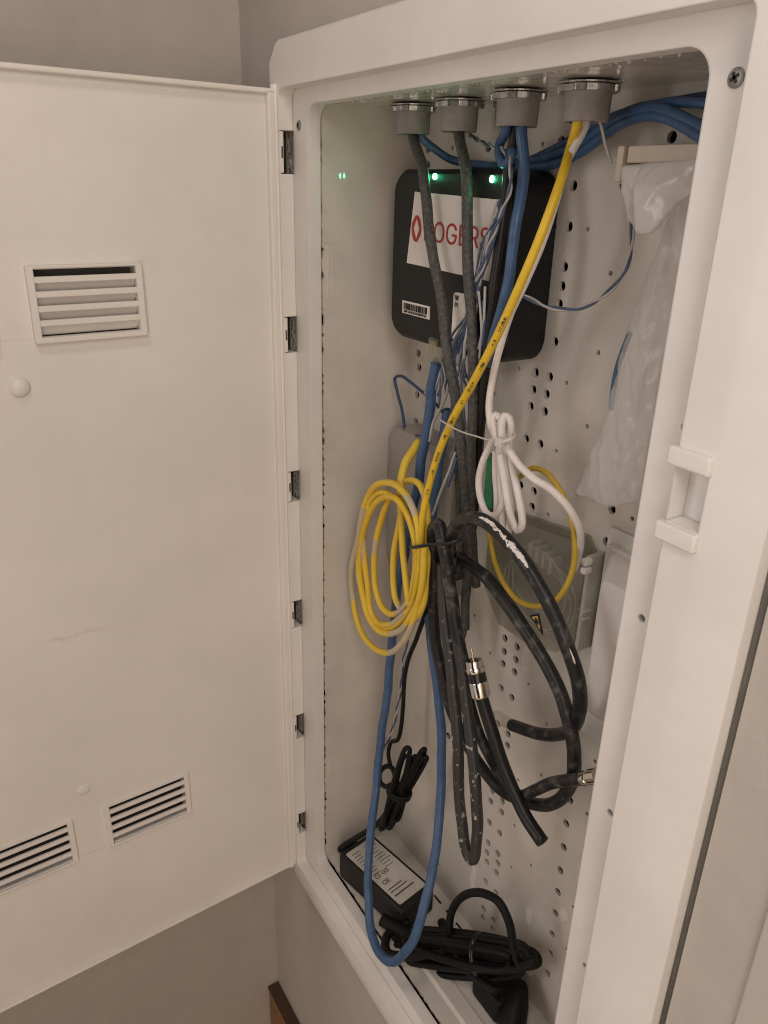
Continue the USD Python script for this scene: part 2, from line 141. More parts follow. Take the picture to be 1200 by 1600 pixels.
'thin_a':{"r":0.00131,"p":[[0.0366,0.07,-0.2424],[0.0317,0.07,-0.2279],[0.0227,0.07,-0.2133],[0.0181,0.07,-0.2044],[0.026,0.07,-0.2005],[0.0433,0.069,-0.2016],[0.0638,0.068,-0.205],[0.0849,0.066,-0.2092],[0.0983,0.066,-0.2151],[0.1072,0.066,-0.22]]},
'thin_b':{"r":0.00105,"p":[[0.0573,0.068,-0.2432],[0.0666,0.068,-0.2412],[0.0801,0.066,-0.2366]]},
'pair_mid':{"r":0.00101,"p":[[0.10930000000000001,0.0638,-0.008],[0.10930000000000001,0.0638,-0.0195],[0.105,0.072,-0.0212],[0.121,0.068,-0.0254],[0.1401,0.062,-0.0287],[0.157,0.055,-0.0304],[0.1715,0.048,-0.0352],[0.1784,0.045,-0.0423],[0.1816,0.043,-0.0528],[0.1783,0.042,-0.0636],[0.1741,0.041,-0.0736],[0.1682,0.041,-0.0863],[0.1638,0.041,-0.0981],[0.1578,0.042,-0.1086]]},
'pair_low':{"r":0.00145,"p":[[0.0944,0.06,-0.3494],[0.0921,0.052,-0.3915],[0.0826,0.051,-0.4219],[0.0776,0.05,-0.4512],[0.0768,0.05,-0.4723],[0.0728,0.05,-0.4961],[0.0661,0.049,-0.5295],[0.0541,0.048,-0.5603]]},
'pair_right':{"r":0.00092,"p":[[0.2019,0.04,-0.1113],[0.2057,0.045,-0.1136],[0.2132,0.05,-0.1171],[0.2207,0.056,-0.1182],[0.2278,0.062,-0.1176],[0.2384,0.066,-0.112],[0.2475,0.068,-0.1042],[0.2542,0.069,-0.0941],[0.2561,0.07,-0.0821],[0.2551,0.07,-0.0722],[0.2501,0.072,-0.0625],[0.24,0.076,-0.0529],[0.2342,0.08,-0.049]]},
'white_wire':{"r":0.00086,"p":[[0.2311,0.058,-0.0153],[0.2339,0.059,-0.0209],[0.2353,0.062,-0.0292],[0.2373,0.064,-0.0355],[0.2397,0.064,-0.0387]]},
'bag_wire':{"r":0.0017,"p":[[0.2597,0.075,-0.1273],[0.2561,0.075,-0.1389],[0.2537,0.075,-0.1526],[0.2532,0.075,-0.1663],[0.2527,0.076,-0.1744]]},
'fan':[{"r":0.00089,"c":"b","p":[[0.175,0.0429,-0.0618],[0.1659,0.0455,-0.0875],[0.1511,0.048,-0.1119],[0.1391,0.0508,-0.1317],[0.1173,0.052,-0.1567],[0.128,0.055,-0.2002]]},{"r":0.00092,"c":"b","p":[[0.1684,0.0439,-0.0696],[0.1632,0.0455,-0.0902],[0.152,0.048,-0.1111],[0.1459,0.0494,-0.1352],[0.124,0.052,-0.1638],[0.1309,0.055,-0.1742]]},{"r":0.00094,"c":"w","p":[[0.1705,0.0435,-0.065],[0.1589,0.0455,-0.0887],[0.1534,0.048,-0.1102],[0.1424,0.0511,-0.1357],[0.1308,0.052,-0.1642],[0.1228,0.055,-0.183]]},{"r":0.00061,"c":"b","p":[[0.1693,0.0443,-0.0691],[0.1578,0.0455,-0.0855],[0.1531,0.048,-0.1117],[0.1481,0.0475,-0.1355],[0.1324,0.052,-0.1623],[0.1396,0.055,-0.2146]]},{"r":0.00071,"c":"g","p":[[0.1684,0.0459,-0.0698],[0.1609,0.0455,-0.0911],[0.1507,0.048,-0.1089],[0.1388,0.0506,-0.1277],[0.1315,0.052,-0.1528],[0.1329,0.055,-0.1729]]},{"r":0.00084,"c":"b","p":[[0.1703,0.0441,-0.0645],[0.1621,0.0455,-0.0885],[0.1486,0.048,-0.1106],[0.1444,0.0526,-0.1325],[0.1356,0.052,-0.158],[0.1181,0.055,-0.2156]]},{"r":0.00084,"c":"b","p":[[0.1708,0.0445,-0.059],[0.1616,0.0455,-0.0853],[0.1504,0.048,-0.1107],[0.1383,0.0511,-0.1317],[0.1258,0.052,-0.1578],[0.1438,0.055,-0.1925]]},{"r":0.00084,"c":"w","p":[[0.1707,0.0433,-0.0633],[0.1591,0.0455,-0.0887],[0.1479,0.048,-0.1091],[0.1412,0.0516,-0.1305],[0.1289,0.052,-0.1532],[0.1368,0.055,-0.2153]]},{"r":0.00073,"c":"b","p":[[0.1688,0.0433,-0.0628],[0.1641,0.0455,-0.0874],[0.1478,0.048,-0.1123],[0.1442,0.049,-0.1278],[0.1318,0.052,-0.1605],[0.1402,0.055,-0.1803]]},{"r":0.00072,"c":"g","p":[[0.1695,0.0446,-0.0688],[0.1637,0.0455,-0.0869],[0.152,0.048,-0.1078],[0.1442,0.0518,-0.1292],[0.121,0.052,-0.1576],[0.1267,0.055,-0.181]]},{"r":0.00068,"c":"b","p":[[0.173,0.0458,-0.064],[0.1649,0.0455,-0.086],[0.1464,0.048,-0.1119],[0.1467,0.051,-0.1343],[0.1353,0.052,-0.1582],[0.1357,0.055,-0.1775]]},{"r":0.00075,"c":"b","p":[[0.1718,0.0456,-0.0702],[0.1649,0.0455,-0.0882],[0.1519,0.048,-0.1071],[0.1428,0.048,-0.1338],[0.1354,0.052,-0.1555],[0.1324,0.055,-0.1842]]},{"r":0.00056,"c":"w","p":[[0.1749,0.0428,-0.063],[0.1611,0.0455,-0.09],[0.1479,0.048,-0.1084],[0.144,0.0525,-0.1344],[0.1276,0.052,-0.1632],[0.1352,0.055,-0.1862]]},{"r":0.00075,"c":"b","p":[[0.1741,0.042,-0.0683],[0.1553,0.0455,-0.0861],[0.148,0.048,-0.1081],[0.1399,0.0528,-0.1275],[0.1266,0.052,-0.1641],[0.1112,0.055,-0.1881]]},{"r":0.0007,"c":"g","p":[[0.1692,0.0442,-0.0603],[0.1628,0.0455,-0.0872],[0.1503,0.048,-0.1076],[0.1433,0.0492,-0.128],[0.1215,0.052,-0.1618],[0.1295,0.055,-0.2019]]},{"r":0.0007,"c":"b","p":[[0.1742,0.043,-0.0643],[0.161,0.0455,-0.0892],[0.1496,0.048,-0.1077],[0.146,0.0496,-0.1302],[0.1266,0.052,-0.1644],[0.1321,0.055,-0.1883]]},{"r":0.00057,"c":"b","p":[[0.1742,0.0447,-0.0684],[0.1631,0.0455,-0.0883],[0.1469,0.048,-0.1081],[0.1503,0.047,-0.1311],[0.1305,0.052,-0.1544],[0.1262,0.055,-0.194]]},{"r":0.0006,"c":"w","p":[[0.1728,0.0453,-0.067],[0.1655,0.0455,-0.0882],[0.1466,0.048,-0.1121],[0.1441,0.0516,-0.1266],[0.12,0.052,-0.1609],[0.1398,0.055,-0.1777]]},{"r":0.00075,"c":"b","p":[[0.168,0.0445,-0.0619],[0.1632,0.0455,-0.0872],[0.1503,0.048,-0.1093],[0.1476,0.0491,-0.1296],[0.1224,0.052,-0.1593],[0.1117,0.055,-0.1906]]},{"r":0.00083,"c":"g","p":[[0.1709,0.0446,-0.0647],[0.1646,0.0455,-0.0856],[0.1511,0.048,-0.1077],[0.1431,0.0525,-0.134],[0.1312,0.052,-0.1589],[0.1332,0.055,-0.1782]]},{"r":0.0007,"c":"b","p":[[0.1737,0.0448,-0.0623],[0.1598,0.0455,-0.0903],[0.1486,0.048,-0.1107],[0.1435,0.0483,-0.1288],[0.1309,0.052,-0.1528],[0.1215,0.055,-0.2009]]},{"r":0.00093,"c":"b","p":[[0.1706,0.0453,-0.0645],[0.164,0.0455,-0.0881],[0.1473,0.048,-0.1102],[0.1455,0.0521,-0.1334],[0.1272,0.052,-0.1582],[0.1288,0.055,-0.2082]]},{"r":0.00072,"c":"w","p":[[0.1701,0.043,-0.0611],[0.1572,0.0455,-0.0896],[0.1515,0.048,-0.1119],[0.15,0.0485,-0.1343],[0.1352,0.052,-0.1626],[0.121,0.055,-0.2074]]},{"r":0.00061,"c":"b","p":[[0.1729,0.0433,-0.0588],[0.1598,0.0455,-0.088],[0.1482,0.048,-0.1086],[0.1392,0.0527,-0.1329],[0.1292,0.052,-0.1577],[0.1207,0.055,-0.2132]]},{"r":0.00082,"c":"g","p":[[0.1696,0.045,-0.0684],[0.1584,0.0455,-0.0893],[0.153,0.048,-0.1106],[0.1426,0.0486,-0.1345],[0.1368,0.052,-0.1609],[0.1266,0.055,-0.2143]]},{"r":0.00084,"c":"b","p":[[0.1685,0.0445,-0.0668],[0.1573,0.0455,-0.0907],[0.1516,0.048,-0.1108],[0.1416,0.0526,-0.1279],[0.1286,0.052,-0.1547],[0.1263,0.055,-0.1886]]},{"r":0.00079,"c":"w","p":[[0.0958,0.06,-0.1717],[0.1004,0.058,-0.1868],[0.0995,0.057,-0.2034]]},{"r":0.00086,"c":"b","p":[[0.088,0.06,-0.174],[0.101,0.058,-0.1883],[0.1028,0.057,-0.2052]]},{"r":0.00081,"c":"g","p":[[0.0909,0.06,-0.1718],[0.1018,0.058,-0.1801],[0.1048,0.057,-0.1899]]},{"r":0.00101,"c":"w","p":[[0.0983,0.06,-0.1703],[0.0985,0.058,-0.1859],[0.0901,0.057,-0.204]]},{"r":0.00078,"c":"w","p":[[0.0923,0.06,-0.1738],[0.0892,0.058,-0.1871],[0.0832,0.057,-0.2015]]},{"r":0.001,"c":"b","p":[[0.0986,0.06,-0.172],[0.0955,0.058,-0.1843],[0.0852,0.057,-0.1986]]},{"r":0.00079,"c":"g","p":[[0.0991,0.06,-0.172],[0.1014,0.058,-0.1826],[0.0971,0.057,-0.1947]]},{"r":0.00074,"c":"w","p":[[0.0948,0.06,-0.172],[0.0963,0.058,-0.1847],[0.0858,0.057,-0.2003]]},{"r":0.00093,"c":"w","p":[[0.099,0.06,-0.1727],[0.1077,0.058,-0.185],[0.1079,0.057,-0.1992]]},{"r":0.0009,"c":"b","p":[[0.0965,0.06,-0.1736],[0.1046,0.058,-0.1846],[0.1002,0.057,-0.1985]]},{"r":0.00122,"c":"w","p":[[0.1114,0.058,-0.1922],[0.1058,0.057,-0.2056],[0.0975,0.056,-0.2202],[0.0951,0.055,-0.2362]]},{"r":0.00122,"c":"w","p":[[0.128,0.056,-0.235],[0.1242,0.054,-0.2506],[0.1185,0.052,-0.2677],[0.1114,0.05,-0.2914]]},{"r":0.00121,"c":"b","p":[[0.13,0.056,-0.2389],[0.1289,0.054,-0.2491],[0.1251,0.053,-0.263]]},{"r":0.00094,"c":"w","p":[[0.166,0.042,-0.1109],[0.1669,0.042,-0.1235],[0.1658,0.043,-0.136],[0.1615,0.044,-0.1514]]},{"r":0.00084,"c":"w","p":[[0.1598,0.042,-0.1144],[0.1634,0.042,-0.1281],[0.1643,0.043,-0.1403],[0.1629,0.044,-0.1575]]},{"r":0.00104,"c":"b","p":[[0.1639,0.043,-0.12],[0.1666,0.043,-0.1317],[0.1653,0.044,-0.1486]]},{"r":0.00108,"c":"w","p":[[0.1515,0.042,-0.1381],[0.1487,0.042,-0.1513],[0.1476,0.043,-0.1603]]},{"r":0.00071,"c":"g","p":[[0.1297,0.055,-0.2068],[0.1285,0.055,-0.2267],[0.1235,0.055,-0.2407]]},{"r":0.0009,"c":"g","p":[[0.1547,0.05,-0.1772],[0.1556,0.05,-0.2043],[0.1486,0.055,-0.2258]]}],
'holes_big':[[0.0171,-0.0255],[0.0172,-0.0374],[0.0919,-0.0262],[0.165,-0.0245],[0.18,-0.05],[0.18,-0.0742],[0.1799,-0.0989],[0.1795,-0.1111],[0.1789,-0.1227],[0.1785,-0.1477],[0.1628,-0.1719],[0.1773,-0.172],[0.162,-0.1844],[0.1759,-0.1845],[0.161,-0.1968],[0.1759,-0.197],[0.1597,-0.2217],[0.1749,-0.2213],[0.1584,-0.2583],[0.1735,-0.2582],[0.1731,-0.2706],[0.1582,-0.2729],[0.0156,-0.1851],[0.0175,-0.1969],[0.0163,-0.2215],[0.016,-0.2459],[0.2478,-0.2453],[0.2475,-0.269],[0.251,-0.0247],[0.158,-0.3924],[0.1732,-0.3925],[0.1588,-0.4048],[0.1733,-0.4045],[0.1587,-0.4167],[0.1733,-0.4162],[0.1593,-0.4405],[0.1735,-0.4413],[0.1597,-0.4772],[0.1735,-0.4785],[0.1742,-0.4901],[0.1608,-0.5493],[0.1605,-0.562],[0.1752,-0.5501],[0.1758,-0.562],[0.1616,-0.5858],[0.1763,-0.5861],[0.1626,-0.6096],[0.1622,-0.6217],[0.1766,-0.6102],[0.1635,-0.6324],[0.1779,-0.6206],[0.1776,-0.6327],[0.1644,-0.6558],[0.1796,-0.6556],[0.1656,-0.6904],[0.1802,-0.6905],[0.166,-0.7027],[0.1806,-0.7019],[0.0871,-0.5369],[0.0882,-0.5606],[0.0893,-0.5841],[0.0906,-0.6097],[0.0916,-0.6327],[0.0915,-0.6563],[0.0914,-0.6797],[0.0924,-0.7035],[0.2493,-0.4888],[0.249,-0.513],[0.25,-0.5368],[0.2502,-0.5613],[0.251,-0.5846],[0.2516,-0.6079],[0.2516,-0.6326],[0.2526,-0.6545],[0.2531,-0.6784],[0.0177,-0.6923],[0.0185,-0.7045],[0.0933,-0.5364]],
'holes_small':[[0.0492,-0.0257],[0.148,-0.0256],[0.1964,-0.0748],[0.22,-0.099],[0.2185,-0.1478],[0.2169,-0.1969],[0.1936,-0.1726],[0.1915,-0.2217],[0.1904,-0.2704],[0.2156,-0.2461],[0.1432,-0.2218],[0.1196,-0.1973],[0.1451,-0.1727],[0.2652,-0.2455],[0.1418,-0.4163],[0.117,-0.3923],[0.1906,-0.4169],[0.2151,-0.4403],[0.1913,-0.4655],[0.2668,-0.4385],[0.2165,-0.4894],[0.1916,-0.5139],[0.267,-0.4882],[0.2176,-0.5383],[0.1933,-0.5626],[0.2182,-0.5856],[0.1952,-0.6092],[0.2686,-0.5841],[0.2691,-0.6317],[0.2373,-0.0426]],
'bag_fold':[[0.2584,0.055,-0.0412],[0.3063,0.05,-0.0388],[0.3062,0.05,-0.0521],[0.2992,0.048,-0.0568],[0.2949,0.046,-0.0654],[0.2905,0.045,-0.0704],[0.2816,0.046,-0.0712],[0.2701,0.05,-0.065],[0.2611,0.054,-0.0529]],
'bag_front':[[0.2908,0.058,-0.0558],[0.303,0.058,-0.0492],[0.3004,0.056,-0.1463],[0.3001,0.056,-0.2122],[0.2771,0.06,-0.2252],[0.2452,0.066,-0.2291],[0.2522,0.066,-0.2056],[0.2651,0.062,-0.1697],[0.2727,0.06,-0.1242],[0.2791,0.06,-0.0996],[0.2878,0.059,-0.0765]],
'brk':[[0.2416,0.068,-0.0294],[0.2916,0.068,-0.0289],[0.2422,0.068,-0.0373],[0.2917,0.068,-0.0366],[0.2348,0.068,-0.0375],[0.2468,0.068,-0.0402],[0.2476,0.068,-0.0471]],
'brick':[[0.0356,0.0156,-0.698],[0.0281,0.0527,-0.698],[0.1062,0.066,-0.698],[0.1196,0.0336,-0.698]],
'plug':[[0.2375,0.0799,-0.7],[0.2521,0.0605,-0.715]],
'acbundle':[[0.1285,0.022,-0.736],[0.2566,0.074,-0.6477]],
'ac_left':[[0.125,0.0382,-0.715],[0.1238,0.0134,-0.72],[0.1405,0.0045,-0.72],[0.1758,0.0467,-0.7],[0.1474,0.06,-0.705]],
'connector':[[0.2003,0.027,-0.362],[0.2034,0.027,-0.37],[0.2091,0.0275,-0.3798],[0.2128,0.028,-0.391]],
'connector_right':[[0.3105,0.034,-0.3938],[0.3218,0.032,-0.3818]],
'dcb':[[0.1105,0.046,-0.5204],[0.0744,0.04,-0.6369]],
'screws':[[0.3568,0.0,-0.0127],[-0.0136,0.0,-0.0133],[0.3571,0.0,-0.2439],[-0.0219,0.0,-0.7196]],
'lprong':[[0.1096,0.0162,-0.715],[0.1247,0.0236,-0.715]],
'smears':[[0.2241,0.0945,-0.6398],[0.1476,0.0945,-0.6675],[0.1846,0.0945,-0.3973],[0.2608,0.0945,-0.6004]],
'small':[[0.3622,0.0,-0.1463],[0.3588,0.0,-0.3649],[0.3604,0.0,-0.4832]],
'green':[[0.1716,0.05,-0.2184],[0.1783,0.05,-0.2615]]}
# ------------------------------------------------------------------ helpers
def V(*a): return np.array(a, float)
def nrm(a): a=np.asarray(a,float); return a/np.linalg.norm(a)
ROOTS={}; USED={}
def uname(parent,name):
    k=(parent,name); n=USED.get(k,0); USED[k]=n+1
    return name if n==0 else f"{name}_{n:03d}"
def custom(prim,label=None,cat=None,group=None,kind=None):
    for k,v in (('label',label),('category',cat),('group',group),('kind',kind)):
        if v: prim.SetCustomDataByKey(k,v)
def thing(name,label,cat,base=(0,0,0),group=None,kind=None):
    path='/World/'+uname('/World',name)
    x=UsdGeom.Xform.Define(stage,path); x.AddTranslateOp().Set(Gf.Vec3d(*map(float,base)))
    ROOTS[path]=np.array(base,float); custom(x.GetPrim(),label,cat,group,kind); return path
def part(parent,name,mesh,m,smooth=35,label=None,kind=None):
    path=parent+'/'+uname(parent,name)
    root='/'.join(path.split('/')[:3]); b=ROOTS[root]
    v,f,n=meshkit.arrays(mesh,False)
    if smooth:
        v=v-b; tm=trimesh.Trimesh(v,f,process=True)
        g=usdkit.mesh(stage,path,tm,M[m],smooth=smooth)
    else: g=usdkit.mesh(stage,path,(v-b,f),M[m])
    custom(g.GetPrim(),label,kind=kind); return path
def single(name,mesh,m,label,cat=None,group=None,kind=None,smooth=35):
    path='/World/'+uname('/World',name)
    g=usdkit.mesh(stage,path,trimesh.Trimesh(*meshkit.arrays(mesh,False)[:2],process=True),M[m],smooth=smooth)
    custom(g.GetPrim(),label,cat,group,kind); return path
def cat_(*ms): return trimesh.util.concatenate([m if isinstance(m,trimesh.Trimesh) else trimesh.Trimesh(*meshkit.arrays(m,False)[:2]) for m in ms])
def box(a,b):
    a=np.minimum(a,b); b2=np.maximum(a,b); a,b=np.array(a,float),np.array(b2,float)
    t=trimesh.creation.box(extents=b-a); t.apply_translation((a+b)/2); return t
def bx(x0,x1,y0,y1,z0,z1): return box((x0,y0,z0),(x1,y1,z1))
def rbox(x0,x1,y0,y1,z0,z1,r=.002,n=12):
    s=[m3.Manifold.sphere(r,n).translate((x,y,z)) for x in (x0+r,x1-r) for y in (y0+r,y1-r) for z in (z0+r,z1-r)]
    return m3.Manifold.batch_hull(s)
def T(man):
    v,f,_=meshkit.arrays(man,False); return trimesh.Trimesh(v,f,process=False)
def rrect(x0,x1,z0,z1,r,n=8):
    return sg.box(x0+r,z0+r,x1-r,z1-r).buffer(r,quad_segs=n) if r>0 else sg.box(x0,z0,x1,z1)
def extr(poly,y0,y1):
    """shapely polygon in (x,z) extruded between y0 and y1"""
    ms=[trimesh.creation.extrude_polygon(g,y1-y0,engine='earcut') for g in getattr(poly,'geoms',[poly])]
    t=trimesh.util.concatenate(ms); v=t.vertices.copy()
    t.vertices=np.stack([v[:,0],y0+v[:,2],v[:,1]],1); t.invert(); return t
def man(t): return m3.Manifold(m3.Mesh(np.asarray(t.vertices,np.float32),np.asarray(t.faces,np.uint32)))
def mext(poly,y0,y1):
    t=extr(poly,y0,y1); t.merge_vertices(); t.fix_normals(); return man(t)
def spline(p,step=.004,closed=False):
    p=np.asarray(p,float)
    if closed: q=np.vstack([p[-1],p,p[0],p[1]])
    else: q=np.vstack([2*p[0]-p[1],p,2*p[-1]-p[-2]])
    out=[]
    for i in range(1,len(q)-2):
        p0,p1,p2,p3=q[i-1],q[i],q[i+1],q[i+2]
        L=np.linalg.norm(p2-p1); n=max(2,int(L/step))
        t0=0;t1=t0+max(np.linalg.norm(p1-p0),1e-5)**.5;t2=t1+max(L,1e-5)**.5;t3=t2+max(np.linalg.norm(p3-p2),1e-5)**.5
        for t in np.linspace(t1,t2,n,endpoint=False):
            A1=(t1-t)/(t1-t0)*p0+(t-t0)/(t1-t0)*p1;A2=(t2-t)/(t2-t1)*p1+(t-t1)/(t2-t1)*p2;A3=(t3-t)/(t3-t2)*p2+(t-t2)/(t3-t2)*p3
            B1=(t2-t)/(t2-t0)*A1+(t-t0)/(t2-t0)*A2;B2=(t3-t)/(t3-t1)*A2+(t-t1)/(t3-t1)*A3
            out.append((t2-t)/(t2-t1)*B1+(t-t1)/(t2-t1)*B2)
    if not closed: out.append(q[-2])
    return np.array(out)
def frames(c,closed=False):
    t=np.gradient(c,axis=0) if not closed else np.roll(c,-1,0)-np.roll(c,1,0)
    t/=np.maximum(np.linalg.norm(t,axis=1,keepdims=True),1e-9)
    n=np.zeros_like(c); a=np.cross(t[0],[.3,.5,.81]); n[0]=nrm(a)
    for i in range(1,len(c)):
        v=n[i-1]-t[i]*(n[i-1]@t[i]); n[i]=nrm(v)
    return t,n,np.cross(t,n)
def tube(p,r,sides=12,step=.004,closed=False,wob=0,seed=0,raw=False,flat=1.0,wander=0):
    c=np.asarray(p,float) if raw else spline(p,step,closed)
    if wander:
        w_=np.stack([meshkit.fbm(np.c_[c*32,][:, :3]+seed*5.1+ax*17,2,seed+ax)-.5 for ax in range(3)],1)*2*wander; e_=np.minimum(1,np.minimum(np.arange(len(c)),np.arange(len(c))[::-1])/8.) if not closed else np.ones(len(c)); c=c+w_*e_[:,None]
    t,n,b=frames(c,closed); k=len(c); r=np.broadcast_to(np.asarray(r,float),(k,)).copy()
    if wob: r=r*(1+wob*(meshkit.noise(np.stack([np.arange(k)*.35,np.full(k,seed*7.3),np.zeros(k)],1),seed)-.5)*2)
    th=np.arange(sides)/sides*2*np.pi
    v=c[:,None]+r[:,None,None]*(np.cos(th)[None,:,None]*n[:,None]+flat*np.sin(th)[None,:,None]*b[:,None])
    v=v.reshape(-1,3); f=[]
    for i in range(k if closed else k-1):
        j=(i+1)%k
        for s in range(sides):
            s2=(s+1)%sides; a,bb,cc,d=i*sides+s,i*sides+s2,j*sides+s2,j*sides+s
            f+= [[a,bb,cc],[a,cc,d]]
    if not closed:
        m=len(v); v=np.vstack([v,c[0]-t[0]*r[0]*.25,c[-1]+t[-1]*r[-1]*.25])
        for s in range(sides):
            s2=(s+1)%sides; f+=[[m,s2,s],[m+1,(k-1)*sides+s,(k-1)*sides+s2]]
    return trimesh.Trimesh(v,np.array(f),process=False)
def lathe(p0,p1,prof,n=28):
    """profile list of (t along p0->p1 in metres, radius)"""
    p0,p1=V(*p0),V(*p1); d=nrm(p1-p0); c=np.array([p0+d*s for s,_ in prof]); r=np.array([q for _,q in prof])
    a=nrm(np.cross(d,[.3,.5,.81])); b=np.cross(d,a); th=np.arange(n)/n*2*np.pi
    v=(c[:,None]+r[:,None,None]*(np.cos(th)[None,:,None]*a+np.sin(th)[None,:,None]*b)).reshape(-1,3); f=[]
    for i in range(len(prof)-1):
        for s in range(n):
            s2=(s+1)%n; A,B,C,E=i*n+s,i*n+s2,(i+1)*n+s2,(i+1)*n+s; f+=[[A,B,C],[A,C,E]]
    m=len(v); v=np.vstack([v,c[0],c[-1]])
    for s in range(n):
        s2=(s+1)%n; f+=[[m,s2,s],[m+1,(len(prof)-1)*n+s,(len(prof)-1)*n+s2]]
    return trimesh.Trimesh(v,np.array(f),process=False)
def place(t,o,ex,ey,ez):
    """local (x,y,z) mesh to world with the given axes"""
    t=T(t) if not isinstance(t,trimesh.Trimesh) else t.copy()
    t.vertices=np.asarray(o)+t.vertices[:,:1]*np.asarray(ex)+t.vertices[:,1:2]*np.asarray(ey)+t.vertices[:,2:]*np.asarray(ez); return t
def text(s,h,o,ex,ey,w=None,depth=.0003,bold=False):
    """lettering on a plane: origin o at the left baseline, ex reading direction, ey up; w = total width"""
    t=meshkit.text_mesh(s,h,depth,bold); ex,ey=nrm(ex),nrm(ey)
    if w: t.vertices[:,0]*=w/max(t.vertices[:,0].max(),1e-6)
    return place(t,o,ex,ey,np.cross(ex,ey))
def helix(p,r,turns_per_m,phase,step=.0015):
    c=spline(p,step); t,n,b=frames(c); s=np.r_[0,np.cumsum(np.linalg.norm(np.diff(c,axis=0),axis=1))]
    a=2*np.pi*turns_per_m*s+phase
    return c+r*(np.cos(a)[:,None]*n+np.sin(a)[:,None]*b)
def cable(k): return DATA[k]['p'],DATA[k]['r']

# ------------------------------------------------------------------ room surfaces
bigwall=sg.box(-.1216,-1.5,.62,.7)
single('wall',extr(bigwall.difference(sg.box(-.036,-.770,.4160,.037)),0,.012),'wall_paint','greige painted wall that the white cabinet is set into',kind='structure',smooth=0)
single('cavity_backing',bx(-.06,.44,.125,.13,-.8,.06),'cavity','dark hollow in the wall behind the cabinet',kind='structure',smooth=0)
single('caulk_gap',bx(.405,.4185,.0025,.010,-.79,.05),'caulk','dark grey caulk line between the cabinet frame and the wall',kind='structure',smooth=0)
single('left_wall',bx(-.134,-.1216,-1.2,.012,-1.5,.7),'wall_paint','greige side wall behind the open cabinet door',kind='structure',smooth=0)
single('wall_trim',T(rbox(.4497,.53,-.0035,.01,-1.5,.7,.0015)),'trim_paint','pale painted wall trim at the right edge',kind='structure')
t=thing('wooden_board','orange brown wooden board low against the wall below the cabinet','board',(0,-.01,-1.5))
part(t,'board_face',T(rbox(-.1205,.4,-.0145,-.0005,-1.5,-1.066,.002)),'wood')
part(t,'top_edge',bx(-.1205,.4,-.0155,-.0005,-1.0655,-1.0615),'dark_wood',0)

# ------------------------------------------------------------------ the recessed cabinet
E=thing('media_enclosure','white plastic wiring cabinet with a rounded frame recessed in the wall','cabinet',(.17,0,-.73))
def cham(x0,x1,z0,z1,c): return sg.Polygon([(x0+c,z0),(x1-c,z0),(x1,z0+c),(x1,z1-c),(x1-c,z1),(x0+c,z1),(x0,z1-c),(x0,z0+c)])
low=mext(cham(-.042,.413,-.776,.043,.013),-.008,-.0006)
top=mext(cham(-.038,.390,-.771,.040,.012),-.0122,-.0080)
fl=m3.Manifold.batch_hull([low,top])
step=rrect(-.0243,.3695,-.749,.011,.007)
fl=fl-mext(step,-.05,.05)
seat=mext(rrect(-.0243,.3695,-.749,.011,.007).buffer(.004),-.0003,.004)-mext(rrect(0,.345,-.7305,0,.013),-.01,.05)
lip=mext(rrect(-.003,.348,-.7335,.003,.015),.0037,.0105)-mext(rrect(0,.345,-.7305,0,.013),-.01,.05)
fr=(fl+seat)+lip
# hinge slots in the left step face, the latch pocket in the right one, and screw holes
SL=[(-.0166-.0300,-.0166),(-.1835,-.1540),(-.3175,-.2885),(-.4485,-.4195),(-.5810,-.5515),(-.7090,-.6810)]
for z0,z1 in SL: fr=fr-man(bx(-.040,-.0235,-.0112,.0012,z0,z1))
fr=fr-man(bx(.3700,.3862,-.05,-.0015,-.1845,-.1585))
for x,y,z in DATA['screws'][2:3]+DATA['small']: fr=fr-m3.Manifold.cylinder(.03,.0021,.0021,20).rotate((90,0,0)).translate((x,.015,z))
part(E,'frame',T(fr),'plastic',40)
for z0,z1 in SL: part(E,'hinge_slot_lining',bx(-.0399,-.0380,-.0110,.0010,z0+.0002,z1-.0002),'cavity',0)
def screw(x,z,r=.0048):
    h=lathe((x,-.0003,z),(x,-.003,z),[(0,r),(.0004,r),(.0009,r*.8),(.0011,r*.45),(.0012,.0004)],24)
    s=part(E,'screw',h,'screw_metal',50)
    cr=[]
    for a in (.5,.5+np.pi/2):
        b=bx(-r*.55,r*.55,-.0001,.0003,-.0006,.0006); q=place(b,(x,-.0016,z),(np.cos(a),0,np.sin(a)),(0,1,0),(-np.sin(a),0,np.cos(a))); cr.append(q)
    part(s,'cross_recess',cat_(*cr),'black',0)
screw(.3572,-.0127,.0036); screw(-.0136,-.0133,.0036)
for z0,z1 in ((-.1590,-.1508),(-.1936,-.1850)):
    part(E,'latch_block',T(rbox(.3662,.3872,-.0147,-.004,z0,z1,.0010)),'plastic')
# box: plates behind the lip; their front edge is ragged with torn paint
def plate(fn,nu,nv,thick,nvec):
    u,v=np.meshgrid(np.linspace(0,1,nu),np.linspace(0,1,nv),indexing='ij'); p=fn(u,v).reshape(-1,3); q=p+np.asarray(nvec)*thick
    f=[];N=nu*nv; idx=lambda i,j:i*nv+j
    for i in range(nu-1):
        for j in range(nv-1):
            a,b,c,d=idx(i,j),idx(i+1,j),idx(i+1,j+1),idx(i,j+1); f+=[[a,b,c],[a,c,d],[N+a,N+c,N+b],[N+a,N+d,N+c]]
    bd=[idx(i,0) for i in range(nu)]+[idx(nu-1,j) for j in range(1,nv)]+[idx(i,nv-1) for i in range(nu-2,-1,-1)]+[idx(0,j) for j in range(nv-2,0,-1)]
    for k in range(len(bd)):
        a,b=bd[k],bd[(k+1)%len(bd)]; f+=[[a,N+a,N+b],[a,N+b,b]]
    t=trimesh.Trimesh(np.vstack([p,q]),np.array(f)); t.fix_normals(); return t
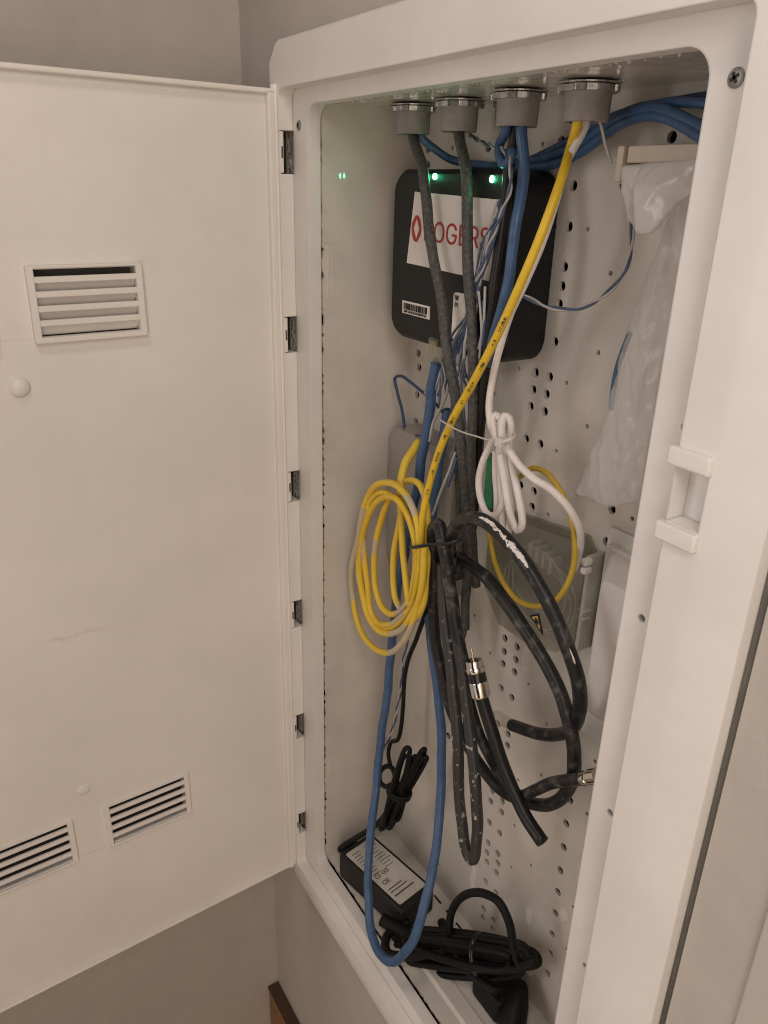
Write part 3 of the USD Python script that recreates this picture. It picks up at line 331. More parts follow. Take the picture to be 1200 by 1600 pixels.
def rag(s,seed): 
    z=np.zeros_like(s); q=np.stack([s*330,z+seed,z],-1); q2=np.stack([s*90,z+seed+9,z],-1)
    q3=np.stack([s*900,z+seed+4,z],-1)
    return (np.clip(meshkit.noise(q,seed)-.35,0,1)*.0024+meshkit.noise(q3,seed+2)*.0005)*np.clip(meshkit.noise(q2,seed+1)*1.8-.2,0.1,1)+.00025
ZB,ZT,YB=-.7318,.0012,.0955
def lw(u,v):
    z=ZB-.002+u*(ZT-ZB+.004); y=.0110+v*(YB+.003-.0110); y=np.where(v<=0,y+rag(z,3)-.0003,y); x=.0009+.0034*np.tanh(np.maximum(y-.0115,0)*.09/.0034)+.0006*np.exp(-((y-.0115)/.0012)**2)*(meshkit.noise(np.stack([z*420,y*300,z*0],-1),5)-.3)*2
    return np.stack([x,y,z],-1)
side=plate(lw,900,16,.0025,(-1,0,0))
part(E,'side_panel',side,'side_gloss',45)
part(E,'side_panel',bx(.3475,.350,.011,YB+.003,ZB-.002,ZT+.002),'box_gloss',0)
def fl_(u,v):
    yk=np.array([.0132,.0285,.0315,.0445,.0452,.0990]); zk=np.array([ZB,ZB,ZB+.0024,ZB+.0024,ZB+.0008,ZB+.0008])
    x=-.001+u*.348; y=np.interp(v,np.linspace(0,1,6),yk); z=np.interp(y,yk,zk); y=np.where(v<=0,y+rag(x,11)*.6,y)
    return np.stack([x,y,z],-1)
flm=plate(fl_,160,6,.0025,(0,0,-1))
part(E,'bottom_panel',flm,'box_paint',30)
def cl(u,v):
    x=-.001+u*.348; y=.0113+v*(.0990-.0113); y=np.where(v<=0,y+rag(x,17),y); z=ZT+.0004*(meshkit.noise(np.stack([x*160,y*160,x*0],-1),4)-.5)
    return np.stack([x,y,z],-1)
part(E,'top_panel',plate(cl,160,24,.0025,(0,0,1)),'box_gloss',60)
# perforated back panel: every hole is cut through
bp=sg.box(-.002,ZB-.002,.349,ZT+.002)
hl=[sg.Point(x,z).buffer(.0033,quad_segs=6) for x,z in DATA['holes_big']]+[sg.Point(x,z).buffer(.0016,quad_segs=4) for x,z in DATA['holes_small']]
from shapely.ops import unary_union
hl=[h for h in hl if bp.buffer(-.006).contains(h)]
bp=bp.difference(unary_union(hl))
part(E,'back_panel',extr(bp,YB,YB+.0030),'box_paint',0)
# moulded ribs on the left side panel and slots in the floor
for z0,z1 in ((-.1370,-.0975),(-.6170,-.5900)):
    for y in (.0155,.0190): part(E,'moulded_rib',bx(.0006,.0022,y,y+.0011,z0,z1),'box_gloss',0)
for x,y in ((.107,.0854),(.128,.0854),(.145,.0854),(.2118,.058),(.2129,.0705),(.165,.0854)):
    part(E,'floor_slot',bx(x-.006,x+.006,y-.0011,y+.0011,ZB+.0006,ZB+.0010),'cavity',0)
rs=np.random.default_rng(5)
for (x,y,z),h in zip(DATA['smears'],(.018,.03,.022,.012)):
    th=np.linspace(0,2*np.pi,22,endpoint=False); k=1+.35*rs.standard_normal(22)*.6
    pl=sg.Polygon(np.stack([x+.0042*np.cos(th)*k,z+h*.6*np.sin(th)*(1+.1*rs.standard_normal(22))],1)).buffer(.0008).buffer(-.0008)
    part(E,'plaster_smear',extr(pl,YB-.0006,YB+.0005),'plaster',30)
# torn paint crumbs on the seams
def crumbs(n,seed,fn):
    r_=np.random.default_rng(seed); ms=[]
    for i in range(n):
        s=r_.uniform(.0003,.0010); b=trimesh.creation.icosphere(1,s); b.vertices*=r_.uniform(.5,1.4,3); b.vertices+=r_.normal(0,s*.2,b.vertices.shape); b.apply_translation(fn(r_)); ms.append(b)
    return cat_(*ms)
part(E,'torn_paint',crumbs(75,2,lambda q:(.0008,.0118+abs(q.normal(0,.0012)),q.choice([-.05,-.11,-.2,-.26,-.33,-.42,-.52,-.6,-.66])+q.normal(0,.02))),'box_gloss',60,kind='stuff')
part(E,'torn_paint',crumbs(130,6,lambda q:(q.uniform(.01,.335),.0118+abs(q.normal(0,.006)),ZT-.0001)),'white_plastic',60,kind='stuff')

# ------------------------------------------------------------------ the door, hinged on the left edge
A=.0591; dU=V(math.sin(A),-math.cos(A),0); dN=V(math.cos(A),math.sin(A),0); dO=V(-.0315,-.0135,0)
DR=thing('cabinet_door','open white plastic cabinet door with vent grilles, seen from inside','door',(-.0315,-.0135,-.755))
def DP(m): return place(m,dO,dU,-dN,(0,0,1))     # local x along the door, y out of its inner face (negative = towards the room), z up
def vent_holes(): return [(.1112,.1900,-.1600,-.1082),(.1098,.1900,-.6232,-.5752),(.2170,.2960,-.6232,-.5752),(.2140,.2930,-.1600,-.1082)]
def P3(poly,y0,y1): return extr(poly,y0,y1)
panel=sg.box(.003,-.7555,.405,.010)
for a,b,z0,z1 in vent_holes(): panel=panel.difference(sg.box(a+.004,z0+.003,b-.004,z1-.003))
part(DR,'door_panel',DP(P3(panel,0,.0032)),'door_plastic',0)
part(DR,'door_rim',DP(T(rbox(0,.405,-.0052,.0034,.0072,.0110,.0012))),'door_plastic',label='rim along the top edge of the door')
part(DR,'door_rim',DP(T(rbox(0,.405,-.0030,.0034,-.7562,-.7530,.0012))),'door_plastic',label='rim along the bottom edge of the door')
part(DR,'door_rim',DP(T(rbox(0,.0062,-.0052,.0034,-.7560,.0108,.0016))),'door_plastic',label='rim along the hinge edge of the door')
part(DR,'door_rim',DP(T(rbox(.4010,.4050,-.0052,.0034,-.7560,.0108,.0012))),'door_plastic')
part(DR,'hinge_barrel',tube([dO+dN*.0005+V(.0012,.0012,-.752),dO+V(.0012,.0012,-.4)+dN*.0005,dO+V(.0012,.0012,.0140)+dN*.0005],.0034,16,.02),'door_plastic')
for z0,z1 in SL:
    zt=(z0+z1)/2
    tab=T(rbox(-.0262,-.0238,-.0116,-.0084,z0+.0006,z1-.0006,.0007)); tp=part(DR,'hinge_tab',tab,'plastic')
    part(tp,'tab_notch',bx(-.0240,-.0235,-.0106,-.0092,zt-.004,zt+.004),'grey_dark',0)
def vent(a,b,z0,z1,depth,fz,deep):
    ap=rrect(a,b,z0,z1,.0015); n=5; H=(z1-z0-2*fz); gap=H/(n)
    inner=sg.box(a+.0048,z0+fz,b-.0048,z1-fz*.5)
    v=part(DR,'vent_grille',DP(P3(ap.difference(inner),-depth,.0006)),'door_plastic',0)
    gap=H/4.55
    for i in range(n):
        zc=z0+fz+gap*(i)
        if i>0: part(v,'slat',DP(bx(a+.0045,b-.0045,-depth+.0002,-depth+.0022,zc-.0021,zc+.0021)),'door_plastic',0)
        if deep:
            # angled louvre blade behind each bar
            bl=bx(a+.0046,b-.0046,-.0005,.0005,-.0046,.0046); ang=.62; yy=.0010
            bl.vertices=bl.vertices@np.array([[1,0,0],[0,math.cos(ang),math.sin(ang)],[0,-math.sin(ang),math.cos(ang)]])
            bl.apply_translation((0,yy,zc+gap*.47)); 
            if i<n-1: part(v,'louvre_blade',DP(bl),'door_plastic',0)
    part(v,'vent_back',DP(bx(a+.004,b-.004,.0105,.011,z0+.002,z1-.002)),'cavity' if not deep else 'grey_dark',0)
    part(v,'vent_wall',DP(cat_(bx(a+.003,b-.003,.0006,.011,z0+.001,z0+.0024),bx(a+.003,b-.003,.0006,.011,z1-.0024,z1-.001),bx(a+.0028,a+.004,.0006,.011,z0,z1),bx(b-.004,b-.0028,.0006,.011,z0,z1))),'door_plastic',0)
vh=vent_holes(); vent(*vh[0],.0052,.0040,True); vent(*vh[1],.0022,.0026,False); vent(*vh[2],.0022,.0026,False); vent(*vh[3],.0052,.0040,True)
rs2=np.random.default_rng(9); th=np.linspace(0,2*np.pi,26,endpoint=False)
part(DR,'scuff_mark',DP(P3(sg.Polygon(np.stack([.194+.022*np.cos(th)*(1+.15*rs2.standard_normal(26)),-.3945+.0030*np.sin(th)*(1+.5*rs2.standard_normal(26))],1)).buffer(0),-.00025,.0005)),'scuff',0)
def dome(x,z,r,h):
    b=trimesh.creation.icosphere(3,1.0); b=b.slice_plane([0,0,0],[0,-1,0],cap=False); b.vertices=b.vertices*[r,h,r]+[x,0,z]; return DP(b)
part(DR,'moulded_knob',dome(.2040,-.1895,.0072,.0050),'door_plastic',80); part(DR,'moulded_knob',dome(.2035,-.5490,.0056,.0014),'door_plastic',80)

# ------------------------------------------------------------------ conduit adapters through the top
def adapter(base,label,scale=1,mat='pvc'):
    x,y,z=base
    g=thing('conduit_adapter',label,'conduit fitting',base,group='grey conduit fittings in the cabinet top')
    s=scale; r0=.0126*s
    bd=lathe((x,y,z),(x,y,z-.03),[(0,r0*1.02),(.004,r0*1.02),(.0046,r0),(.015*s,r0*.985),(.0180*s,r0*.97),(.0187*s,r0*.94),(.0188*s,r0*.82),(.006,r0*.80)],40)
    part(g,'adapter_body',bd,mat,40)
    pl=[]
    for k in range(8):
        a0=k*np.pi/4+x*40
        for da,rr in ((.0,1.),(.30,1.),(.34,.92),(.70,.92),(.745,1.)): pl.append((r0*1.30*rr*np.cos(a0+da),r0*1.30*rr*np.sin(a0+da)))
    ng=sg.Polygon(pl).difference(sg.Point(0,0).buffer(r0*.9))
    nm=trimesh.creation.extrude_polygon(ng,.0030,engine='earcut'); nm.apply_translation((x,y,z-.0044))
    part(g,'lock_nut',nm,'galvanised',0)
    nm2=lathe((x,y,z),(x,y,z-.01),[(0,r0*1.34),(.0008,r0*1.34),(.0009,r0*1.1)],36); part(g,'washer',nm2,'galvanised',0)
    return g
adapter((.0510,.0580,0),'grey conduit fitting nearest the open door, leftmost of the row')
adapter((.1023,.0608,0),'grey conduit fitting second from the left, a smaller dark one beside it')
adapter((.1690,.0545,0),'grey conduit fitting with thick blue cable and black cable coming out')
adapter((.2255,.0548,0),'grey conduit fitting the yellow cable comes out of, rightmost of the row')
adapter((.1290,.0800,-.001),'small dark grey fitting half hidden behind the second conduit fitting',.62,'pvc_dark')

# ------------------------------------------------------------------ modem
MO=thing('modem','black rounded modem box with white sticker and green lights on the back panel','modem',(.10,.09,-.16))
X0,X1,Z0,Z1,YF=.0300,.1735,-.1630,-.0415,.0560
mb=T(m3.Manifold.batch_hull([mext(rrect(X0+.003,X1-.003,Z0+.003,Z1-.003,.014),YF,YF+.02),mext(rrect(X0,X1,Z0,Z1,.017),YF+.003,.0905),mext(rrect(X0+.002,X1-.002,Z0+.002,Z1-.002,.015),.0905,.0925)]))
part(MO,'modem_body',mb,'black_plastic',40)
yl=YF-.0004
def quad(pts,y0,y1): return extr(sg.Polygon(pts),y0,y1)
st=part(MO,'sticker',quad([(.0610,-.0565),(.1610,-.0595),(.1575,-.1095),(.0535,-.1065)],YF-.0006,YF+.0002),'sticker',0,label='large white sticker with red lettering')
part(st,'red_lettering',text('ROGERS',.0135,(.0742,YF-.0007,-.0890),(1,0,-.012),(0.0,0,1),w=.077),'red_ink',0)
lc=(.0652,-.0815); ring=sg.Point(0,0).buffer(1,quad_segs=16)
dia=sg.Polygon([(-.62,0),(0,.80),(.62,0),(0,-.80)])
mk=ring.difference(dia).difference(sg.LineString([(-1.1,.35),(-.2,1.1)]).buffer(.05)).difference(sg.LineString([(1.1,-.35),(.2,-1.1)]).buffer(.05))
from shapely import affinity
mk=affinity.translate(affinity.scale(mk,.0062,.0092,origin=(0,0)),*lc)
part(st,'red_emblem',extr(mk,YF-.0010,YF-.0005),'red_ink',0)
bl=part(MO,'barcode_sticker',quad([(.0490,-.1345),(.0862,-.1345),(.0868,-.1440),(.0496,-.1440)],YF-.0006,YF+.0002),'sticker',0)
rb=random.Random(4); x=.0515; bars=[]
while x<.0835:
    w=rb.choice([.0004,.0006,.0010]); bars.append(bx(x,x+w,YF-.0009,YF-.0005,-.1408,-.1360)); x+=w+rb.choice([.0005,.0008,.0004])
part(bl,'bars',cat_(*bars),'black',0)
part(bl,'serial_lettering',text('S/N 3UEAZDA00836',.0017,(.0518,YF-.0007,-.1430),(1,0,0),(0,0,1),w=.031,bold=True),'black',0)
pn=part(MO,'rounded_sticker',extr(rrect(.1150,.1400,-.1530,-.1205,.003),YF-.0006,YF+.0002),'sticker',0)
part(pn,'lettering',cat_(text('W',.0030,(.1172,YF-.0007,-.1256),(1,0,0),(0,0,1),bold=True),text('Pi',.0030,(.1172,YF-.0007,-.1306),(1,0,0),(0,0,1))),'black',0)
for x,z in ((.0727,-.0462),(.0848,-.0463),(.1478,-.0475)):
    part(MO,'indicator_light',lathe((x,YF+.0004,z),(x,YF-.003,z),[(0,.0021),(.0008,.0021),(.0016,.0014),(.0019,.0003)],16),'led_green',60)
# ------------------------------------------------------------------ grey box, splice tray, white module, bracket, bag
t=thing('junction_box','plain beige grey plastic box behind the yellow cable coil','box',(.06,.09,-.38))
part(t,'box_body',T(m3.Manifold.batch_hull([mext(rrect(.0135,.1065,-.380,-.2465,.012),.0700,.09),mext(rrect(.0125,.1075,-.381,-.2455,.013),.0720,.0952)])),'grey_box',40)
t=thing('splice_tray','clear grey plastic fibre splice tray with a laser warning sticker','splice tray',(.19,.09,-.36))
tz=sg.Polygon([(.150,-.284),(.232,-.2735),(.243,-.2870),(.2425,-.340),(.228,-.357),(.200,-.3655),(.168,-.3655),(.1500,-.345)]).buffer(.004,quad_segs=6)
shell=mext(tz,.0795,.0950)-mext(tz.buffer(-.0012),.0780,.0930)
part(t,'tray_base',T(shell),'clear_smoke',30)
part(t,'tray_cover',extr(tz.buffer(-.0004),.0785,.0795),'clear_plastic',30)
part(t,'tray_side',T(rbox(.2455,.2490,.0800,.0950,-.350,-.2760,.0012)),'tray_grey')
for z in (-.2790,-.2850): part(t,'latch_knob',T(rbox(.2462,.2510,.0745,.0815,z-.0026,z+.0024,.0012)),'white_plastic')
part(t,'side_clip',cat_(bx(.2440,.2510,.080,.086,-.3180,-.3160),bx(.2440,.2510,.080,.086,-.3240,-.3222)),'tray_grey',0)
for cx,cz,rx,rz,y in ((.200,-.323,.030,.032,.0822),(.198,-.318,.026,.024,.0838),(.205,-.326,.033,.029,.0850),(.196,-.330,.036,.026,.0866)):
    a=np.linspace(0,2*np.pi,28,endpoint=False); part(t,'fibre_strand',tube(np.stack([cx+rx*np.cos(a),y+.0012*np.sin(3*a),cz+rz*np.sin(a)],1),.00045,6,.003,closed=True),'clear_fibre',60)
for x,z in ((.190,-.296),(.197,-.297),(.204,-.299),(.212,-.300)): part(t,'splice_holder',T(rbox(x-.0018,x+.0018,.0815,.092,z-.006,z+.006,.0008)),'tray_grey')
tri=[(.2100,-.3385),(.2020,-.3440),(.2165,-.3520)]
wc=np.mean(tri,0)
st=part(t,'warning_sticker',extr(sg.Polygon(tri).buffer(.0004),.0779,.0784),'black',0,label='small yellow laser warning triangle with black border')
part(st,'yellow_field',extr(sg.Polygon(tri).buffer(-.0011),.0776,.0780),'warn_yellow',0)
sb=unary_union([sg.Point(*wc).buffer(.0016)]+[sg.LineString([wc,(wc[0]+.0028*math.cos(a),wc[1]+.0028*math.sin(a))]).buffer(.0002) for a in np.arange(0,2*np.pi,np.pi/6)])
part(st,'beam_symbol',extr(sb,.0773,.0777),'black',0)
t=thing('wall_module','white rounded plastic module beside the splice tray on the back panel','module',(.28,.09,-.38))
wm=m3.Manifold.batch_hull([mext(rrect(.2790,.3300,-.370,-.2735,.004),.0600,.064),mext(rrect(.2590,.3400,-.388,-.2680,.006),.0860,.0880)])
part(t,'module_body',T(wm),'white_plastic',40)
part(t,'module_base',T(rbox(.2540,.3440,.0870,.0952,-.394,-.2660,.002)),'white_plastic')
part(t,'base_plate',T(rbox(.2500,.3460,.0925,.0953,-.420,-.2560,.001)),'white_plastic')
t=thing('cable_bracket','beige plastic bracket bar near the cabinet top holding the plastic bag','bracket',(.28,.08,-.04))
part(t,'bracket_bar',T(rbox(.2465,.3440,.0675,.0950,-.0385,-.0300,.0009)),'beige_plastic')
part(t,'end_plate',T(rbox(.2405,.2450,.0660,.0950,-.0480,-.0300,.0008)),'beige_plastic')
part(t,'lower_lip',T(rbox(.2450,.2530,.0700,.0950,-.0490,-.0400,.0008)),'beige_plastic')
# bag of thin film: two wrinkled sheets closed along their edge
def sheet(outline,y_off,amp,seed,step=.0017,thick=.0016):
    from scipy.spatial import Delaunay
    from scipy.interpolate import RBFInterpolator
    o=np.array(outline); pg=sg.Polygon(o[:,[0,2]]).buffer(0).buffer(.004).buffer(-.003)
    if pg.geom_type!='Polygon': pg=max(pg.geoms,key=lambda g:g.area)
    x0,z0,x1,z1=pg.bounds; gx,gz=np.meshgrid(np.arange(x0,x1,step),np.arange(z0,z1,step)); gx=gx+(np.arange(gx.shape[0])%2)[:,None]*step*.5
    g=np.c_[gx.ravel(),gz.ravel()]; P_=shapely.points(g); inn=shapely.contains(pg.buffer(-step*.5),P_)
    n_=int(pg.exterior.length/step); bd=np.array([pg.exterior.interpolate(k/n_,normalized=True).coords[0] for k in range(n_)])
    q=np.vstack([g[inn],bd]); tr=Delaunay(q).simplices; cen=q[tr].mean(1); tr=tr[shapely.contains(pg,shapely.points(cen))]
    ar=np.cross(q[tr[:,1]]-q[tr[:,0]],q[tr[:,2]]-q[tr[:,0]]); tr[ar<0]=tr[ar<0][:,::-1]
    ypl=RBFInterpolator(o[:,[0,2]]+1e-6*np.arange(len(o))[:,None],o[:,1],kernel='linear',smoothing=1e-4)(q)
    d=shapely.distance(pg.exterior,shapely.points(q))
    # long folds running down the film plus fine crinkle
    rg1=1-np.abs(meshkit.fbm(np.c_[q[:,0]*95+q[:,1]*30,q[:,1]*9,q[:,0]*0+seed],2,seed)-.5)*4
    rg2=1-np.abs(meshkit.fbm(np.c_[q[:,0]*120-q[:,1]*60,q[:,1]*70,q[:,0]*0+seed+5],3,seed+9)-.5)*4
    rg3=(1-np.abs(meshkit.noise(np.c_[q[:,0]*150+q[:,1]*95,q[:,1]*120-q[:,0]*40,q[:,0]*0+seed],seed+2)-.5)*2)**4+(1-np.abs(meshkit.noise(np.c_[q[:,0]*130-q[:,1]*110,q[:,1]*85,q[:,0]*0+seed+3],seed+6)-.5)*2)**4
    w=rg1*amp*.42+rg2*amp*.16+rg3*amp*.15
    puff=np.minimum(d,.012)*.45
    front=np.c_[q[:,0],ypl+y_off-puff-w,q[:,1]]; back=np.c_[q[:,0],ypl+y_off+thick+puff*.5-w*.6,q[:,1]]
    n=len(q); e=np.sort(np.vstack([tr[:,[0,1]],tr[:,[1,2]],tr[:,[2,0]]]),1); u,cn=np.unique(e,axis=0,return_counts=True)
    dirs={tuple(x) for x in np.vstack([tr[:,[0,1]],tr[:,[1,2]],tr[:,[2,0]]]).tolist()}
    rim=[]
    for a_,b_ in u[cn==1].tolist():
        if (a_,b_) not in dirs: a_,b_=b_,a_
        rim+=[[b_,a_,a_+n],[b_,a_+n,b_+n]]
    return trimesh.Trimesh(np.vstack([front,back]),np.vstack([tr,tr[:,::-1]+n,np.array(rim)]),process=False)
t=thing('plastic_bag','crumpled translucent white plastic bag hanging from the beige bracket','plastic bag',(.29,.06,-.2))
part(t,'hanging_film',sheet(DATA['bag_front'],0,.0050,3),'bag_film',70)
part(t,'folded_top',sheet(DATA['bag_fold'],0,.0042,8),'bag_film_thick',70)
# ------------------------------------------------------------------ cables
def cab1(name,k,mat,label,cat='cable',group=None,wob=.03,seed=1,sides=14,step=.003):
    p,r_=cable(k); return single(name,tube(p,r_,sides,step,wob=wob,seed=seed,wander=.0011),mat,label,cat,group,smooth=80)
cab1('coax_cable','coax_a','dusty_black','dusty black coax cable from the leftmost fitting, crossing the white sticker','coax cable',seed=1)
cab1('coax_cable','coax_b','dusty_black','dusty black coax cable hanging straight down from the second fitting','coax cable',seed=2)
cab1('coax_cable','coax_c','rubber_black','black cable from the third fitting beside the thick blue cable','coax cable',seed=3)
cab1('coax_cable','coax_d','dusty_black','dusty black cable end tucked behind the yellow cable above the black loops','coax cable',seed=4)
# torn jacket tip and thread under the first coax
p,_=cable('coax_a'); e=V(*p[-1])
q=spline([e+V(0,0,.004),e+V(-.001,0,-.006),e+V(-.002,0,-.013),e+V(-.0045,.0005,-.022)],.001)
single('torn_cable_end',tube(q,np.interp(np.arange(len(q)),[0,len(q)*.4,len(q)*.75,len(q)-1],[.0036,.0026,.0010,.0004]),10,raw=True,flat=.6),'dusty_black','thin torn strip of black jacket hanging above the silver connector','cable end',smooth=60)
cab1('network_cable','blue_d','blue_jacket','thick blue cable from the third fitting down behind the yellow cable','network cable',seed=5)
cab1('network_cable','blue_e','blue_jacket','short curled blue cable stub under the third fitting','network cable',seed=6)
cab1('network_cable','blue_f','blue_jacket','blue cable running along the back from the leftmost fitting above the modem','network cable',seed=7)
cab1('network_cable','blue_g','blue_jacket','blue cable arching over the beige bracket, middle one of the bunch','network cable',seed=8)
cab1('network_cable','blue_h','blue_jacket','blue cable arching highest along the cabinet top towards the right','network cable',seed=9)
cab1('network_cable','blue_k','blue_dark','short dark blue cable in the top right corner of the cabinet','network cable',seed=10)
nb=thing('network_cable','long blue cable hanging in one big loop down to the cabinet floor','network cable',DATA['blue_i']['p'][-1])
p,r_=cable('blue_i'); part(nb,'jacket',tube(p,r_,16,.003,wob=.03,seed=11,wander=.0016),'blue_jacket',80)
a=V(*p[0]); d=nrm(a-V(*p[1])); part(nb,'clear_plug',T(rbox(a[0]-.0058,a[0]+.0058,a[1]-.004,a[1]+.004,a[2]+.001,a[2]+.019,.0008)),'clear_plastic')
for k in range(4): part(nb,'contact',bx(a[0]-.004+k*.0022,a[0]-.003+k*.0022,a[1]-.0036,a[1]-.0030,a[2]+.010,a[2]+.017),'gold',0)
yg=thing('fibre_cable','yellow cable from the rightmost fitting, gathered in a hanging coil on the left','fibre cable',DATA['yellow_g']['p'][17])
p,r_=cable('yellow_g'); jk=part(yg,'jacket',tube(p,r_,16,.003),'yellow_clean',80)
for i,l in enumerate(DATA['yellow_loops']): part(yg,'coil_turn',tube(l['p'],l['r'],12,.003,wob=.03,seed=i,wander=.0012),'yellow_jacket',80)
# small printed characters along the straight run of the yellow cable, wrapped on its surface
c=spline(p,.001); tt=np.gradient(c,axis=0); tt/=np.linalg.norm(tt,axis=1,keepdims=True); S=np.r_[0,np.cumsum(np.linalg.norm(np.diff(c,axis=0),axis=1))]
CAMP=V(.5701,-.2837,-.0527)
def wrap(s,h,s0,ang=0.0):
    tm=meshkit.text_mesh(s,h,.0002); v=tm.vertices; u=s0+v[:,0]; out=[]
    for (x,y,z),uu in zip(v,u):
        i=int(np.clip(np.searchsorted(S,uu),0,len(S)-1)); n=nrm(CAMP-c[i]); n=nrm(n-tt[i]*(n@tt[i])); b=np.cross(n,tt[i]); w=(y-h*.5)/r_+ang
        out.append(c[i]+(r_+.00008+z)*(math.cos(w)*n+math.sin(w)*b))
    return trimesh.Trimesh(np.array(out),tm.faces,process=False)
inks=[]; s0=.135
for w in ('OFNR 2C','FT4','9/125','MDR CE','1 4','E3 02','SMF','CNR 06','OPT','R3 E'):
    inks.append(wrap(w,.0017,s0)); s0+=.0165+.0011*len(w)*0
    if s0>S[-1]*.62: break
part(yg,'printed_marks',cat_(*inks),'ink_dark',0)
cab1('fibre_cable','fibre','yellow_thin','thin yellow fibre cable looped over the clear splice tray','fibre cable',seed=3,wob=0)
wt=thing('white_cable','white cable running down beside the yellow one into a tied hanging bundle','white cable',DATA['white_h']['p'][12])
p,r_=cable('white_h'); part(wt,'jacket',tube(p,r_,16,.003,wob=.02),'white_jacket',80)
for i,l in enumerate(DATA['white_loops']): part(wt,'bundle_turn',tube(l['p'],l['r'],14,.003,wob=.03,seed=i,wander=.0008),'white_jacket',80)
gp=DATA['green']; 
t=thing('green_connector','dark green fibre connector sleeve seen between the white cable turns','connector',gp[1])
a,b=V(*gp[0]),V(*gp[1]); mdl=(a+b)/2
part(t,'connector_body',T(rbox(mdl[0]-.004,mdl[0]+.006,mdl[1],mdl[1]+.008,min(a[2],b[2]),max(a[2],b[2])-.004,.001)),'green_plastic')
part(t,'connector_boot',lathe((mdl[0]+.001,mdl[1]+.004,min(a[2],b[2])+.002),(mdl[0]+.001,mdl[1]+.004,-9),[(0,.004),(.006,.0034),(.012,.0024)],16),'black')
kc=thing('heavy_coax','thick black cable in a wide loop with a white paint scar, foremost on the right','coax cable',DATA['black_k']['p'][9])
p,r_=cable('black_k'); part(kc,'jacket',tube(p,r_,18,.003,wob=.02,seed=21),'scuffed_black',80)
# paint scar: a thin irregular skin on the cable
cc=spline(p,.0015); tq=np.gradient(cc,axis=0); tq/=np.linalg.norm(tq,axis=1,keepdims=True)
i0=int(np.argmin(np.linalg.norm(cc-V(*p[6]),axis=1)))-4
def scar(i0,L,a0,wid,seed,jk_r):
    vs=[];fs=[]; c2=spline(p,.0005); t2=np.gradient(c2,axis=0); t2/=np.linalg.norm(t2,axis=1,keepdims=True); L=L*3; i0=i0*3; ns=9; rr=np.random.default_rng(seed)
    for k in range(L):
        i=i0+k; n=nrm(CAMP-c2[i]); n=nrm(n-t2[i]*(n@t2[i])); bb=np.cross(n,t2[i])
        N=lambda f,o: float(meshkit.noise(V(k*f,seed+o,0),seed))
        w=wid*math.sin(math.pi*(k+.5)/L)**.5; lo=a0-w*(.15+.75*N(.16,1)+.3*N(.6,2)); hi=a0+w*(.15+.75*N(.14,5)+.3*N(.55,7))
        for j in range(ns):
            an=lo+(hi-lo)*j/(ns-1); vs.append(c2[i]+(jk_r*1.015+(.0003 if 0<j<ns-1 else -.0001)+.0001*rr.random())*(math.cos(an)*n+math.sin(an)*bb))
        if k:
            for j in range(ns-1):
                if float(meshkit.noise(V(k*.4,j*.8,seed),seed+2))>.80: continue
                q=(k-1)*ns+j; fs+=[[q,q+1,q+ns+1],[q,q+ns+1,q+ns]]
    return trimesh.Trimesh(np.array(vs),np.array(fs),process=False)
part(kc,'paint_scar',scar(i0-6,15,.15,.42,4,r_),'white_paint',60); part(kc,'paint_scar',scar(i0+7,19,-.05,.55,9,r_),'white_paint',60); part(kc,'paint_scar',scar(i0+60,7,.2,.2,5,r_),'white_paint',60)
p2,r2=cable('clear_tip'); part(kc,'clear_cap',tube(p2,r2,16,.002),'clear_plastic',80)
cab1('heavy_coax','black_j','scuffed_black','thick dusty black cable bent over at the tie and looping low to the right','coax cable',seed=22,sides=18)
cab1('heavy_coax','black_u','painted_black','paint splashed black cable hanging in a long narrow U','coax cable',seed=23,sides=18)
def fconn(g,a,b,R_):
    """compression connector from tip a to cable end b"""
    a,b=V(*a),V(*b); L=np.linalg.norm(b-a); d=nrm(b-a); q=R_
    part(g,'centre_pin',lathe(a-d*.004,b,[(0,.0003),(.001,.0007),(.010,.0007)],10),'gold',60)
    part(g,'nut',lathe(a,b,[(.004,q*.80),(.0045,q*.95),(L*.32,q*.95),(L*.33,q*.78),(.006,q*.74)],6 if False else 24),'chrome',35)
    part(g,'flange_ring',lathe(a,b,[(L*.30,q*1.02),(L*.36,q*1.08),(L*.42,q*1.0)],28),'chrome',35)
    part(g,'black_band',lathe(a,b,[(L*.42,q*.98),(L*.64,q*1.02)],28),'black_gloss',35)
    part(g,'crimp_sleeve',lathe(a,b,[(L*.64,q*1.02),(L*.66,q*1.07),(L*.97,q*1.07),(L,q*1.0)],28),'chrome',35)
mc=thing('connector_coax','black coax cable with a silver screw connector pointing up, its other end cut','coax cable',DATA['connector'][0])
p,r_=cable('black_m'); part(mc,'jacket',tube(p,r_,18,.003),'rubber_black',80); fconn(mc,DATA['connector'][0],DATA['connector'][3],.0066)
nc=thing('connector_coax','black coax cable with a silver connector disappearing behind the right cabinet edge','coax cable',DATA['connector_right'][0])
p,r_=cable('black_n'); part(nc,'jacket',tube(p,r_,18,.003,wob=.02,seed=31),'scuffed_black',80)
a,b=V(*DATA['connector_right'][0]),V(*DATA['connector_right'][1]); part(nc,'connector_sleeve',lathe(a,b,[(-.002,r_*1.02),(0,r_*1.22),(.005,r_*1.22),(.0055,r_*1.05),(.008,r_*1.05),(.0085,r_*1.25),(.018,r_*1.25)],28),'chrome',35)
